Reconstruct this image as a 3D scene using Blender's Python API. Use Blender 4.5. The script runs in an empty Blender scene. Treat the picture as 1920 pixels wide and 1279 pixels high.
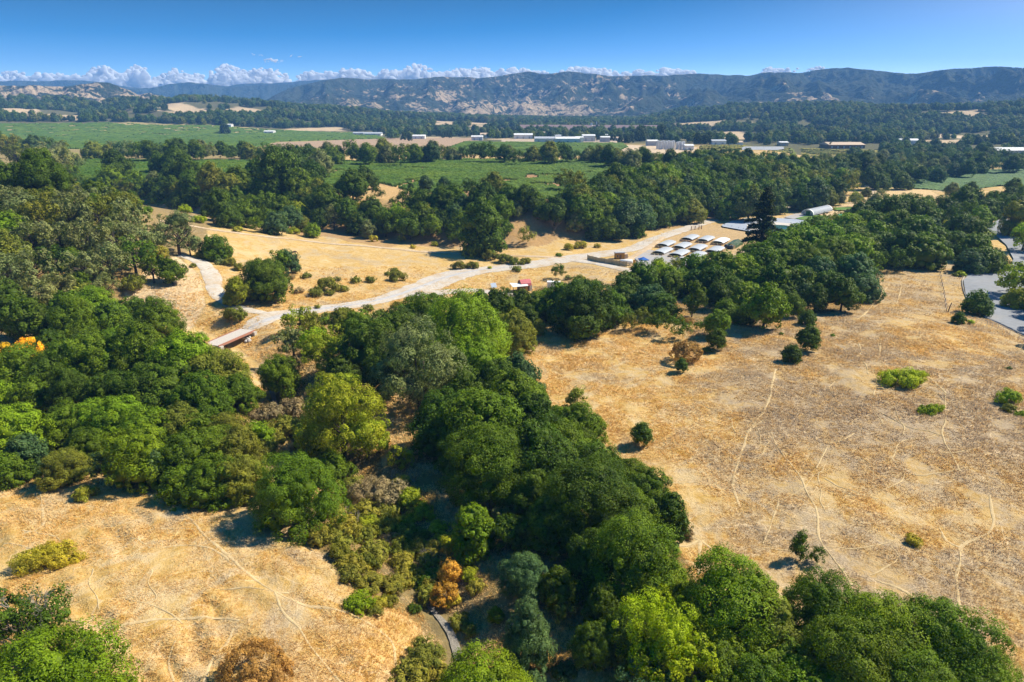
import bpy, bmesh, math, random
import numpy as np
from mathutils import Vector, Matrix
from mathutils.geometry import delaunay_2d_cdt

# ------------------------------------------------------------------ camera, world, sun, exposure
sc = bpy.context.scene
C = sc.collection
CAM_H, PITCH, FPX, W0, H0 = 60.0, math.radians(18.8), 1280.0, 1920.0, 1279.0
cd = bpy.data.cameras.new('camera'); cam = bpy.data.objects.new('camera', cd); C.objects.link(cam)
cam.location = (0, 0, CAM_H); cam.rotation_euler = (math.radians(90) - PITCH, 0, 0)
cd.sensor_width = 36.0; cd.lens = 36.0 * FPX / W0; cd.clip_start = 0.5; cd.clip_end = 60000
sc.camera = cam
SUN_EL, SUN_AZ = math.radians(47), math.radians(72)      # azimuth measured from +Y (view direction) towards +X
SD = Vector((math.sin(SUN_AZ) * math.cos(SUN_EL), math.cos(SUN_AZ) * math.cos(SUN_EL), math.sin(SUN_EL)))
w = bpy.data.worlds.new('World'); sc.world = w; w.use_nodes = True
nt = w.node_tree; nt.nodes.clear()
o_ = nt.nodes.new('ShaderNodeOutputWorld'); bg = nt.nodes.new('ShaderNodeBackground'); sky = nt.nodes.new('ShaderNodeTexSky')
sky.sky_type = 'NISHITA'; sky.sun_disc = False; sky.sun_elevation = SUN_EL; sky.sun_rotation = SUN_AZ
sky.air_density = 1.0; sky.dust_density = 2.0; sky.ozone_density = 5.0; sky.altitude = 0
tc = nt.nodes.new('ShaderNodeTexCoord'); sx = nt.nodes.new('ShaderNodeSeparateXYZ'); cx = nt.nodes.new('ShaderNodeCombineXYZ')
ab = nt.nodes.new('ShaderNodeMath'); ab.operation = 'ABSOLUTE'; ml = nt.nodes.new('ShaderNodeMath'); ml.operation = 'MULTIPLY_ADD'; ml.inputs[1].default_value = 55; ml.inputs[2].default_value = 1.6
m3 = nt.nodes.new('ShaderNodeMath'); m3.operation = 'MULTIPLY'
nt.links.new(tc.outputs['Generated'], sx.inputs[0]); nt.links.new(sx.outputs[2], ab.inputs[0]); nt.links.new(ab.outputs[0], ml.inputs[0]); nt.links.new(ml.outputs[0], m3.inputs[0]); nt.links.new(sx.outputs[2], m3.inputs[1])
nt.links.new(sx.outputs[0], cx.inputs[0]); nt.links.new(sx.outputs[1], cx.inputs[1]); nt.links.new(m3.outputs[0], cx.inputs[2])
nrm = nt.nodes.new('ShaderNodeVectorMath'); nrm.operation = 'NORMALIZE'
hs = nt.nodes.new('ShaderNodeHueSaturation'); hs.inputs['Saturation'].default_value = 1.5; hs.inputs['Hue'].default_value = 0.49; hs.inputs['Value'].default_value = 1.0
nt.links.new(cx.outputs[0], nrm.inputs[0]); nt.links.new(nrm.outputs[0], sky.inputs[0])
def _mr(f0, f1, t0, t1):
    q = nt.nodes.new('ShaderNodeMapRange'); q.clamp = True; q.inputs[1].default_value = f0; q.inputs[2].default_value = f1; q.inputs[3].default_value = t0; q.inputs[4].default_value = t1
    nt.links.new(ab.outputs[0], q.inputs[0]); return q.outputs[0]
nt.links.new(_mr(0, .14, .9, 1.8), hs.inputs['Saturation']); nt.links.new(_mr(.0, .13, 2.3, .8), hs.inputs['Value'])
nt.links.new(sky.outputs[0], hs.inputs['Color']); nt.links.new(hs.outputs[0], bg.inputs[0]); bg.inputs[1].default_value = 0.10
nt.links.new(bg.outputs[0], o_.inputs[0])
sl = bpy.data.lights.new('sun', 'SUN'); sl.energy = 5.0; sl.angle = math.radians(0.5); sl.color = (1.0, 0.92, 0.76)
so = bpy.data.objects.new('sun', sl); C.objects.link(so); so.rotation_euler = SD.to_track_quat('Z', 'Y').to_euler()
sc.view_settings.view_transform = 'Standard'; sc.view_settings.look = 'None'; sc.view_settings.gamma = 1.0
sc.view_settings.exposure = 0.78
HAZE_C = (.20, .48, 1.0, 1); HAZE_D = 1.1e-4
sc.render.engine = 'CYCLES'
cy = sc.cycles
cy.use_denoising = True; cy.max_bounces = 6; cy.diffuse_bounces = 3; cy.glossy_bounces = 2; cy.transmission_bounces = 3
cy.volume_bounces = 1; cy.transparent_max_bounces = 8; cy.use_adaptive_sampling = True; cy.adaptive_threshold = 0.02
cy.sample_clamp_indirect = 4

# ------------------------------------------------------------------ noise and small helpers
def _hash(ix, iy, seed):
    n = (ix.astype(np.int64) * 374761393 + iy.astype(np.int64) * 668265263 + seed * 1274126177) & 0xffffffff
    n = ((n ^ (n >> 13)) * 1274126177) & 0xffffffff
    n = ((n ^ (n >> 16)) * 2246822519) & 0xffffffff
    return ((n ^ (n >> 15)) & 0xffffff) / float(0xffffff)
def vnoise(x, y, seed=0):
    ix = np.floor(x); iy = np.floor(y); fx = x - ix; fy = y - iy
    fx = fx * fx * fx * (fx * (fx * 6 - 15) + 10); fy = fy * fy * fy * (fy * (fy * 6 - 15) + 10)
    a = _hash(ix, iy, seed); b = _hash(ix + 1, iy, seed); c = _hash(ix, iy + 1, seed); d = _hash(ix + 1, iy + 1, seed)
    return (a + (b - a) * fx) * (1 - fy) + (c + (d - c) * fx) * fy
def fbm(x, y, octv=4, seed=0, ridged=False):
    s = 0.0; a = 0.5; tot = 0.0
    for k in range(octv):
        n = vnoise(x, y, seed + k * 17)
        if ridged: n = 1 - np.abs(2 * n - 1)
        s = s + a * n; tot += a; a *= 0.5
        x, y = (x * 1.6 + y * 1.2) * 1.03 + 13.7, (y * 1.6 - x * 1.2) * 1.03 + 7.1
    return s / tot
def sstep(a, b, x):
    t = np.clip((x - a) / (b - a), 0, 1); return t * t * (3 - 2 * t)
cP, sP = math.cos(PITCH), math.sin(PITCH)
def ray(px, py):
    u = (np.asarray(px, float) - 960) / FPX; v = (639.5 - np.asarray(py, float)) / FPX
    return u, cP + v * sP, -sP + v * cP
def flat(px, py, z=0.0):
    dx, dy, dz = ray(px, py); t = (z - CAM_H) / dz
    return dx * t, dy * t
def project(x, y, z):
    dz = z - CAM_H; f = y * cP - dz * sP; up = y * sP + dz * cP
    return 960 + FPX * x / f, 639.5 - FPX * up / f

# ------------------------------------------------------------------ terrain heights
def _line(pts, z):
    p = np.array([flat(a, b, z) for a, b in pts]); o = np.argsort(p[:, 0]); return p[o, 0], p[o, 1]
VS = _line([(-300, 720), (0, 700), (300, 690), (480, 680), (640, 650), (760, 600), (980, 575), (1200, 545), (1330, 515), (1450, 480), (1600, 430), (1720, 385), (1800, 365), (1900, 345)], -5)
FT = _line([(-200, 400), (100, 400), (250, 402), (370, 425), (560, 450), (780, 474), (1000, 470), (1160, 445), (1300, 415), (1480, 380), (1600, 352)], -7)
CREEK = np.array([flat(a, b, -3) for a, b in [(880, 1330), (850, 1215), (805, 1150), (770, 1080), (700, 980), (600, 880), (530, 790), (495, 700), (455, 655), (430, 630), (370, 612), (250, 600)]])
POLYHX = [-700, -300, 0, 300, 450, 600, 750, 900, 1000, 1180, 1260, 1350, 1500, 1700, 1920, 2300, 2800]
POLYHZ = [62, 66, 70, 64, 66, 46, 26, 12, 4, 4, 34, 52, 58, 56, 58, 60, 60]
def seg_dist(x, y, P):
    d = np.full(np.shape(x), 1e9)
    for a, b in zip(P[:-1], P[1:]):
        ab = b - a; t = np.clip(((x - a[0]) * ab[0] + (y - a[1]) * ab[1]) / (ab @ ab), 0, 1)
        d = np.minimum(d, np.hypot(x - a[0] - t * ab[0], y - a[1] - t * ab[1]))
    return d
def Hh(x, y, micro=True):
    x = np.asarray(x, float); y = np.asarray(y, float); r = np.hypot(x, y)
    ys = np.interp(x, VS[0], VS[1]); yf = np.interp(x, FT[0], FT[1])
    h = -7 * sstep(-28, 28, y - ys)
    wob = (fbm(x / 38, y / 38, 3, 5) - .5) * 26
    tr = sstep(0, 52, y - yf + wob)
    h = h + 19 * tr * (1 - sstep(300, 430, x)) * (1 - sstep(900, 1500, r)) + 12 * sstep(900, 1500, r)
    # wooded hill on the left
    lx = (x + 235) / 115; ly = (y - 285) / 120
    h = h + 36 * np.exp(-(lx * lx + ly * ly * (1 + .5 * np.tanh(ly)))) * (1 - tr)
    # gentle meadow swells
    h = h + 4.5 * np.exp(-(((x + 45) / 40) ** 2 + ((y - 72) / 32) ** 2)) + 3.5 * np.exp(-(((x - 95) / 60) ** 2 + ((y - 150) / 55) ** 2))
    nearw = 1 - sstep(500, 900, r)
    h = h + (fbm(x / 55, y / 55, 3, 9) - .5) * 3.0 * nearw
    cdst = seg_dist(x, y, CREEK)
    h = h - 4.2 * np.exp(-(cdst / 7.5) ** 2)
    # low wooded hills past the valley floor
    px = 960 + FPX * (x / np.maximum(y, 1)) * 1.0
    ph = np.interp(px, POLYHX, POLYHZ)
    hill = sstep(1550, 2500, r) * (1 - sstep(2800, 3600, r))
    rid = fbm(x / 420, y / 420, 4, 21, True)
    h = h + hill * ph * (.35 + .95 * rid)
    if micro:
        h = h + (fbm(x / 5.5, y / 5.5, 3, 31) - .5) * .5 * (1 - sstep(150, 300, r))
        h = h + (fbm(x / 1.9, y / 1.9, 2, 33) - .5) * .22 * (1 - sstep(90, 170, r))
        ph_ = (y * .9 + x * .55 + 9 * fbm(x / 14, y / 14, 3, 41)) * 1.5
        h = h + sstep(10, -10, x) * (1 - sstep(92, 120, y)) * .19 * np.sin(ph_) * sstep(.35, .65, fbm(x / 9, y / 9, 2, 43))
    return h
def at_many(px, py, zoff=0.0):
    px = np.atleast_1d(np.asarray(px, float)); py = np.atleast_1d(np.asarray(py, float))
    zoff = np.broadcast_to(np.asarray(zoff, float), px.shape)
    dx, dy, dz = ray(px, py)
    ts = 35 * (5200 / 35.0) ** (np.arange(300) / 299.0)
    prev = np.full(px.shape, 35.0); hit = np.full(px.shape, 5200.0); done = np.zeros(px.shape, bool)
    T = ts[:, None] * np.ones(px.shape); Z = CAM_H + T * dz - (Hh(T * dx, T * dy, False) + zoff)
    neg = Z < 0; first = np.where(neg.any(0), neg.argmax(0), len(ts) - 1)
    lo = ts[np.maximum(first - 1, 0)]; hi = ts[first]
    for _ in range(24):
        m = (lo + hi) / 2; z = CAM_H + m * dz - (Hh(m * dx, m * dy, False) + zoff)
        hi = np.where(z < 0, m, hi); lo = np.where(z < 0, lo, m)
    x, y = hi * dx, hi * dy
    return x, y, Hh(x, y, False), hi
def at(px, py, dz=0.0):
    x, y, z, t = at_many([px], [py]); return Vector((x[0], y[0], z[0] + dz))

# ------------------------------------------------------------------ object helpers
def mesh_np(name, V, faces, mats, smooth=False, attrs=None, midx=None):
    me = bpy.data.meshes.new(name); V = np.asarray(V, np.float32)
    faces = [np.asarray(f, np.int32) for f in faces if len(f)]
    me.vertices.add(len(V)); me.vertices.foreach_set('co', V.ravel())
    li = np.concatenate([f.ravel() for f in faces]); tot = np.concatenate([np.full(len(f), f.shape[1], np.int32) for f in faces])
    st = np.concatenate([[0], np.cumsum(tot)[:-1]]).astype(np.int32)
    me.loops.add(len(li)); me.loops.foreach_set('vertex_index', li)
    me.polygons.add(len(tot)); me.polygons.foreach_set('loop_start', st); me.polygons.foreach_set('loop_total', tot)
    if smooth: me.polygons.foreach_set('use_smooth', np.ones(len(tot), bool))
    for m in (mats if isinstance(mats, (list, tuple)) else [mats]): me.materials.append(m)
    if midx is not None: me.polygons.foreach_set('material_index', np.asarray(midx, np.int32))
    me.update(calc_edges=True)
    for k, a in (attrs or {}).items():
        a = np.asarray(a, np.float32)
        if a.ndim == 1: at_ = me.attributes.new(k, 'FLOAT', 'POINT'); at_.data.foreach_set('value', a)
        else: at_ = me.attributes.new(k, 'FLOAT_COLOR', 'POINT'); at_.data.foreach_set('color', a.ravel())
    return me
def link(name, data, parent=None, loc=None, rot=None, scale=None):
    o = bpy.data.objects.new(name, data); C.objects.link(o); o.parent = parent
    if loc is not None: o.location = loc
    if rot is not None: o.rotation_euler = rot
    if scale is not None: o.scale = scale
    return o
def tag(o, label=None, cat=None, group=None, kind=None):
    if label: o['label'] = label
    if cat: o['category'] = cat
    if group: o['group'] = group
    if kind: o['kind'] = kind
    return o
def thing(name, label, cat, loc=(0, 0, 0), rz=0.0, group=None):
    o = bpy.data.objects.new(name, None); C.objects.link(o); o.location = loc; o.rotation_euler = (0, 0, rz); o.empty_display_size = .5
    return tag(o, label, cat, group)
class MB:
    """collects boxes, tubes, prisms and fans into one mesh"""
    def __init__(s): s.v = []; s.f = []
    def add(s, vs, fs):
        b = len(s.v); s.v += [tuple(v) for v in vs]; s.f += [[b + i for i in f] for f in fs]; return s
    def box(s, x0, x1, y0, y1, z0, z1):
        vs = [(x, y, z) for z in (z0, z1) for y in (y0, y1) for x in (x0, x1)]
        return s.add(vs, [(0, 2, 3, 1), (4, 5, 7, 6), (0, 1, 5, 4), (2, 6, 7, 3), (0, 4, 6, 2), (1, 3, 7, 5)])
    def prism(s, prof, y0, y1, axis='y'):
        n = len(prof)
        f = (lambda a, b, y: (a, y, b)) if axis == 'y' else (lambda a, b, x: (x, a, b))
        vs = [f(a, b, y0) for a, b in prof] + [f(a, b, y1) for a, b in prof]
        fs = [(i, (i + 1) % n, n + (i + 1) % n, n + i) for i in range(n)] + [tuple(range(n))[::-1], tuple(range(n, 2 * n))]
        return s.add(vs, fs)
    def tube(s, pts, rad, n=6):
        pts = [Vector(p) for p in pts]; rad = rad if hasattr(rad, '__len__') else [rad] * len(pts)
        vs = []; fs = []
        for i, p in enumerate(pts):
            d = (pts[min(i + 1, len(pts) - 1)] - pts[max(i - 1, 0)]).normalized()
            a = d.cross(Vector((0, 0, 1)) if abs(d.z) < .9 else Vector((1, 0, 0))).normalized(); b = d.cross(a)
            vs += [tuple(p + (a * math.cos(2 * math.pi * k / n) + b * math.sin(2 * math.pi * k / n)) * rad[i]) for k in range(n)]
        for i in range(len(pts) - 1):
            fs += [(i * n + k, i * n + (k + 1) % n, (i + 1) * n + (k + 1) % n, (i + 1) * n + k) for k in range(n)]
        fs += [tuple(range(n))[::-1], tuple(range((len(pts) - 1) * n, len(pts) * n))]
        return s.add(vs, fs)
    def build(s, name, mat, parent=None, bevel=0, smooth=False, loc=None, rot=None):
        me = bpy.data.meshes.new(name); me.from_pydata(s.v, [], s.f); me.materials.append(mat)
        bm = bmesh.new(); bm.from_mesh(me); bmesh.ops.recalc_face_normals(bm, faces=bm.faces)
        if bevel: bmesh.ops.bevel(bm, geom=[e for e in bm.edges if len(e.link_faces) == 2 and e.calc_face_angle(0) > .5], offset=bevel, segments=2, affect='EDGES')
        bm.to_mesh(me); bm.free()
        if smooth:
            for p in me.polygons: p.use_smooth = True
        return link(name, me, parent, loc, rot)
def inpoly(x, y, P):
    c = np.zeros(np.shape(x), bool); n = len(P)
    for i in range(n):
        x1, y1 = P[i]; x2, y2 = P[(i + 1) % n]
        if y1 == y2: continue
        c ^= ((y1 > y) != (y2 > y)) & (x < (x2 - x1) * (y - y1) / (y2 - y1) + x1)
    return c
def wpoly(pts):
    a = np.array(pts, float); x, y, z, t = at_many(a[:, 0], a[:, 1]); return np.stack([x, y], 1)

# ------------------------------------------------------------------ materials
def mat(name):
    m = bpy.data.materials.new(name); m.use_nodes = True; n = m.node_tree; n.nodes.clear()
    out = n.nodes.new('ShaderNodeOutputMaterial'); return m, n, out
def N(n, typ, **kw):
    x = n.nodes.new('ShaderNode' + typ)
    for k, v in kw.items():
        if isinstance(k, str) and hasattr(x, k): setattr(x, k, v)
    return x
def mixc(n, fac, a, b, mode='MIX'):
    x = n.nodes.new('ShaderNodeMix'); x.data_type = 'RGBA'; x.blend_type = mode
    for sck, v in ((x.inputs[0], fac), (x.inputs[6], a), (x.inputs[7], b)):
        if hasattr(v, 'is_output') or isinstance(v, bpy.types.NodeSocket): n.links.new(v, sck)
        else: sck.default_value = v if isinstance(v, (int, float)) else (*v, 1) if len(v) == 3 else v
    return x.outputs[2]
def mth(n, op, a, b=0.0, clamp=False):
    x = n.nodes.new('ShaderNodeMath'); x.operation = op; x.use_clamp = clamp
    for sck, v in ((x.inputs[0], a), (x.inputs[1], b)):
        if isinstance(v, bpy.types.NodeSocket): n.links.new(v, sck)
        else: sck.default_value = v
    return x.outputs[0]
def noise(n, scale, detail=3.0, rough=.55, vec=None, dist=0.0):
    x = n.nodes.new('ShaderNodeTexNoise'); x.inputs['Scale'].default_value = scale; x.inputs['Detail'].default_value = detail
    x.inputs['Roughness'].default_value = rough; x.inputs['Distortion'].default_value = dist
    if vec is not None: n.links.new(vec, x.inputs['Vector'])
    return x.outputs[0]
def mapr(n, v, a, b, c=0.0, d=1.0):
    x = n.nodes.new('ShaderNodeMapRange'); x.clamp = True; x.interpolation_type = 'SMOOTHSTEP'
    n.links.new(v, x.inputs[0])
    for i, q in enumerate((a, b, c, d)): x.inputs[i + 1].default_value = q
    return x.outputs[0]
def objco(n): return N(n, 'TexCoord').outputs['Object']
def princ(n, out, col, rough=.8, spec=.2, bump=None, bstr=.3, bdist=.1, metal=0.0):
    p = N(n, 'BsdfPrincipled'); p.inputs['Roughness'].default_value = rough; p.inputs['Specular IOR Level'].default_value = spec; p.inputs['Metallic'].default_value = metal
    if isinstance(col, bpy.types.NodeSocket): n.links.new(col, p.inputs['Base Color'])
    else: p.inputs['Base Color'].default_value = (*col, 1)
    if bump is not None:
        b = N(n, 'Bump'); b.inputs['Strength'].default_value = bstr; b.inputs['Distance'].default_value = bdist
        n.links.new(bump, b.inputs['Height']); n.links.new(b.outputs[0], p.inputs['Normal'])
    n.links.new(p.outputs[0], out.inputs[0]); return p
def simple(name, col, rough=.7, spec=.3, var=.18, scale=3.0, metal=0.0, dirt=None, bstr=.2, bdist=.03):
    m, n, out = mat(name); co = objco(n)
    v = noise(n, scale, 5, .65, co); v2 = noise(n, scale * .17, 3, .5, co)
    c = mixc(n, mapr(n, v, .25, .75), tuple(k * (1 - var) for k in col), tuple(min(1, k * (1 + var)) for k in col))
    if dirt: c = mixc(n, mapr(n, v2, .45, .7, 0, .6), c, dirt)
    princ(n, out, c, rough, spec, v, bstr, bdist, metal); return m
def foliage(name, src='OBJ', rough=.55):
    m, n, out = mat(name)
    if src == 'OBJ': tint = N(n, 'ObjectInfo').outputs['Color']; rnd = N(n, 'ObjectInfo').outputs['Random']
    else:
        a = N(n, 'Attribute'); a.attribute_type = 'INSTANCER'; a.attribute_name = 'tint'; tint = a.outputs['Color']; rnd = N(n, 'ObjectInfo').outputs['Random']
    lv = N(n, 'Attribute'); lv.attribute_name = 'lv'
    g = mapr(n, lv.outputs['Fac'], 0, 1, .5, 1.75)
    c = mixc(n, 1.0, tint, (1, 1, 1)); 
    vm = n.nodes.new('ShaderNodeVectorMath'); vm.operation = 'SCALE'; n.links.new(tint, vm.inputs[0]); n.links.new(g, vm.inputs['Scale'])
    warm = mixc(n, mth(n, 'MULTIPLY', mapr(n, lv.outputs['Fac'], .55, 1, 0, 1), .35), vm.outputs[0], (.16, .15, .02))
    nz = noise(n, 1.8 if src == 'OBJ' else .02, 2, .5, objco(n) if src == 'OBJ' else N(n, 'NewGeometry').outputs['Position'])
    c = mixc(n, mapr(n, nz, .3, .7, 0, .5), warm, mixc(n, 1.0, warm, (1.25, 1.0, .75), 'MULTIPLY'))
    p = N(n, 'BsdfPrincipled'); n.links.new(c, p.inputs['Base Color']); p.inputs['Roughness'].default_value = rough; p.inputs['Specular IOR Level'].default_value = .12
    tr = N(n, 'BsdfTranslucent'); n.links.new(mixc(n, 1.0, c, (1.3, 1.5, .6), 'MULTIPLY'), tr.inputs[0])
    ms = N(n, 'MixShader'); ms.inputs[0].default_value = .22; n.links.new(p.outputs[0], ms.inputs[1]); n.links.new(tr.outputs[0], ms.inputs[2])
    n.links.new(ms.outputs[0], out.inputs[0]); return m
M_LEAF = foliage('leaf'); M_LEAFI = foliage('leaf_far', 'INST')
M_BARK = simple('bark', (.09, .07, .055), .9, .1, .35, 6, bstr=.6)
M_TWIG = simple('grey_twig', (.33, .29, .25), .9, .1, .25, 6)
# ------------------------------------------------------------------ ground
def grass_color(n, co, base=None):
    big = noise(n, 1 / 26., 4, .6, co, .4); mid = noise(n, 1 / 7., 4, .62, co, 1.2); sm = noise(n, 1 / 1.3, 4, .7, co, .6); fine = noise(n, 4.5, 2, .7, co)
    gold = mixc(n, mapr(n, sm, .3, .7), (.44, .27, .072), (.58, .40, .165))
    pale = mixc(n, mapr(n, fine, .3, .7), (.53, .385, .19), (.67, .525, .30))
    c = mixc(n, mapr(n, mid, .42, .66, 0, .75), gold, pale)
    brown = mixc(n, mapr(n, fine, .3, .7), (.26, .195, .135), (.42, .33, .225))
    mm = mth(n, 'ADD', mth(n, 'MULTIPLY', big, .6), mth(n, 'MULTIPLY', mid, .4))
    return c, brown, mm, sm, fine
def ground_mat():
    m, n, out = mat('valley_ground'); co = objco(n)
    c, brown, mm, sm, fine = grass_color(n, co)
    ga = N(n, 'Attribute'); ga.attribute_name = 'gcol'
    gm = N(n, 'Attribute'); gm.attribute_name = 'gmask'       # R: painted colour, G: grey-brown thatch share
    sep = N(n, 'SeparateColor'); n.links.new(gm.outputs['Color'], sep.inputs[0])
    thr = mth(n, 'ADD', mm, mth(n, 'MULTIPLY', sep.outputs[1], .22))
    c = mixc(n, mth(n, 'MULTIPLY', mapr(n, thr, .46, .70, 0, .9), mapr(n, sm, .25, .6, .35, 1)), c, brown)
    # wandering animal tracks
    t1 = noise(n, 1 / 17., 2, .5, co, .9); tr = mapr(n, mth(n, 'ABSOLUTE', mth(n, 'SUBTRACT', t1, .5)), .0, .006, 1, 0)
    t2 = noise(n, 1 / 9., 2, .5, co, .7); tr2 = mapr(n, mth(n, 'ABSOLUTE', mth(n, 'SUBTRACT', t2, .47)), .0, .007, 1, 0)
    gate = mapr(n, noise(n, 1 / 30., 2, .5, co), .48, .6)
    tr = mth(n, 'MULTIPLY', mth(n, 'MAXIMUM', tr, mth(n, 'MULTIPLY', tr2, gate)), .6)
    c = mixc(n, tr, c, (.66, .50, .30))
    # small dark clumps of thistle
    th = mapr(n, noise(n, 1 / 2.2, 3, .6, co, .3), .66, .74, 0, .6)
    c = mixc(n, th, c, (.13, .10, .07))
    pn = mixc(n, 1.0, ga.outputs['Color'], mixc(n, mapr(n, sm, .25, .75), (.72, .74, .8), (1.25, 1.2, 1.1)), 'MULTIPLY')
    c = mixc(n, sep.outputs[0], c, pn)
    hgt = mth(n, 'ADD', mth(n, 'MULTIPLY', sm, .7), mth(n, 'MULTIPLY', fine, .3))
    p = princ(n, out, c, .95, .05, hgt, .8, .5); return m
M_GROUND = ground_mat()
# painted regions: (pixel outline, colour, opacity, edge wobble)
GREENF = (.085, .13, .028)
REG = [
 ([(-900, 228), (250, 230), (700, 249), (720, 262), (520, 268), (500, 276), (480, 300), (1310, 305), (1320, 330), (1060, 400), (700, 372), (-900, 360)], (.28, .22, .10), .9, 2),
 ([(-900, 226), (250, 229), (700, 248), (722, 262), (520, 267), (480, 284), (-900, 268)], (.34, .28, .13), 1, 2),
 ([(520, 268), (700, 259), (880, 258), (900, 266), (860, 274), (830, 282), (600, 281), (500, 276)], (.38, .27, .18), 1, 3),
 ([(870, 266), (1170, 269), (1180, 277), (1150, 288), (1100, 292), (870, 290), (830, 285)], (.12, .14, .04), 1, 2),
 ([(1160, 282), (1180, 272), (1300, 276), (1310, 284), (1200, 292)], (.55, .43, .30), 1, 2),
 ([(1310, 274), (1480, 277), (1490, 289), (1310, 291)], (.17, .19, .04), 1, 2),
 ([(1495, 278), (1640, 281), (1640, 291), (1500, 291)], (.24, .21, .05), 1, 2),
 ([(1628, 345), (1750, 324), (1920, 314), (2300, 310), (2300, 350), (1920, 351), (1740, 357)], (.055, .11, .025), 1, 2),
 ([(1618, 347), (1750, 358), (1748, 380), (1622, 372)], (.58, .42, .22), 1, 2),
 ([(1705, 251), (1860, 254), (1850, 260), (1715, 258)], (.6, .46, .3), 1, 2),
 ([(940, 262), (1170, 262), (1170, 268), (940, 266)], (.45, .36, .27), 1, 3),
 ([(1180, 500), (1230, 470), (1250, 432), (1300, 418), (1345, 418), (1460, 410), (1470, 480), (1330, 515), (1230, 520)], (.44, .31, .17), .75, 2),
 ([(1470, 402), (1560, 385), (1640, 380), (1640, 400), (1560, 440), (1480, 440), (1440, 415)], (.56, .42, .26), .85, 2),
 ([(-60, 350), (230, 345), (400, 420), (350, 500), (240, 520), (220, 640), (60, 640), (-100, 640)], (.20, .15, .075), .75, 4),
 ([(240, 520), (340, 480), (370, 520), (390, 570), (340, 620), (230, 575)], (.60, .46, .29), .8, 2),
 ([(140, 365), (380, 405), (560, 440), (780, 465), (1000, 462), (1170, 440), (1330, 400), (1330, 330), (1050, 330), (600, 300), (140, 330)], (.33, .20, .10), .7, 4),
 ([(640, 340), (740, 340), (790, 360), (770, 395), (690, 400), (650, 370)], (.50, .33, .15), .7, 2),
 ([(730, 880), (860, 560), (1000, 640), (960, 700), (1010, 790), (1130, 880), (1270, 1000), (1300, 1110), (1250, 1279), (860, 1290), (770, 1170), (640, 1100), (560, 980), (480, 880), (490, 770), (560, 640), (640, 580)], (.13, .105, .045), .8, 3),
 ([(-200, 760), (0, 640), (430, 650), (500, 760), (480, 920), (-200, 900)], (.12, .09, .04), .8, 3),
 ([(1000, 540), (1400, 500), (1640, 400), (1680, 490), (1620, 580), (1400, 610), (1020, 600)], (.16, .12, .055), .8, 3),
 ([(200, 590), (300, 590), (260, 640), (180, 640)], (.60, .44, .30), .8, 3),
 ([(640, 930), (720, 920), (720, 960), (660, 980)], (.5, .38, .25), .6, 3),
]
def build_ground():
    naz, nr = 760, 1010
    az = np.linspace(-math.radians(64), math.radians(64), naz); rr = 18 * (8200 / 18.0) ** (np.arange(nr) / (nr - 1.0))
    A, R = np.meshgrid(az, rr); X = (R * np.sin(A)).ravel(); Y = (R * np.cos(A)).ravel(); R = R.ravel()
    Z = Hh(X, Y)
    col = np.ones((len(X), 4), np.float32); mask = np.zeros((len(X), 4), np.float32); mask[:, 3] = 1
    # past the last field: woodland floor and dry clearings
    far = sstep(900, 1150, R)
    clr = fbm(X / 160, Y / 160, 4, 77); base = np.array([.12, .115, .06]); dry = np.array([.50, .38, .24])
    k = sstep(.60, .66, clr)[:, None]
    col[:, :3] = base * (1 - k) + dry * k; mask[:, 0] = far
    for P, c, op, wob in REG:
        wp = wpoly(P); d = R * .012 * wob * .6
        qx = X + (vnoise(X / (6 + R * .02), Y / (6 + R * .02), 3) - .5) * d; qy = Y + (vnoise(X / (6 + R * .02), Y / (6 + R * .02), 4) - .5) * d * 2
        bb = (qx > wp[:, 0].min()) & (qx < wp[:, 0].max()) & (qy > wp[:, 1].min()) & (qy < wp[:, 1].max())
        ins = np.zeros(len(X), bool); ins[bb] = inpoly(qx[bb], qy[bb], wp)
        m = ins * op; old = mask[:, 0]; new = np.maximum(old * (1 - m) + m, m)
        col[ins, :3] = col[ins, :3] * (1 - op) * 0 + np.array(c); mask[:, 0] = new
    # creek gravel and banks
    cdst = seg_dist(X, Y, CREEK); g = np.exp(-(cdst / 2.2) ** 2) * (R < 400)
    # thatch share: more grey-brown on the right-hand meadow
    mask[:, 1] = np.clip(sstep(20, 70, X) * (R < 330) * (.3 + .5 * vnoise(X / 40, Y / 40, 8)), 0, 1)
    idx = np.arange(naz * nr).reshape(nr, naz)
    F = np.stack([idx[:-1, :-1], idx[:-1, 1:], idx[1:, 1:], idx[1:, :-1]], -1).reshape(-1, 4)[:, ::-1]
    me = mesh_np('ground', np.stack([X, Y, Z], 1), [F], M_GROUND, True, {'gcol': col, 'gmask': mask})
    tag(link('ground', me), kind='structure')
build_ground()

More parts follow.
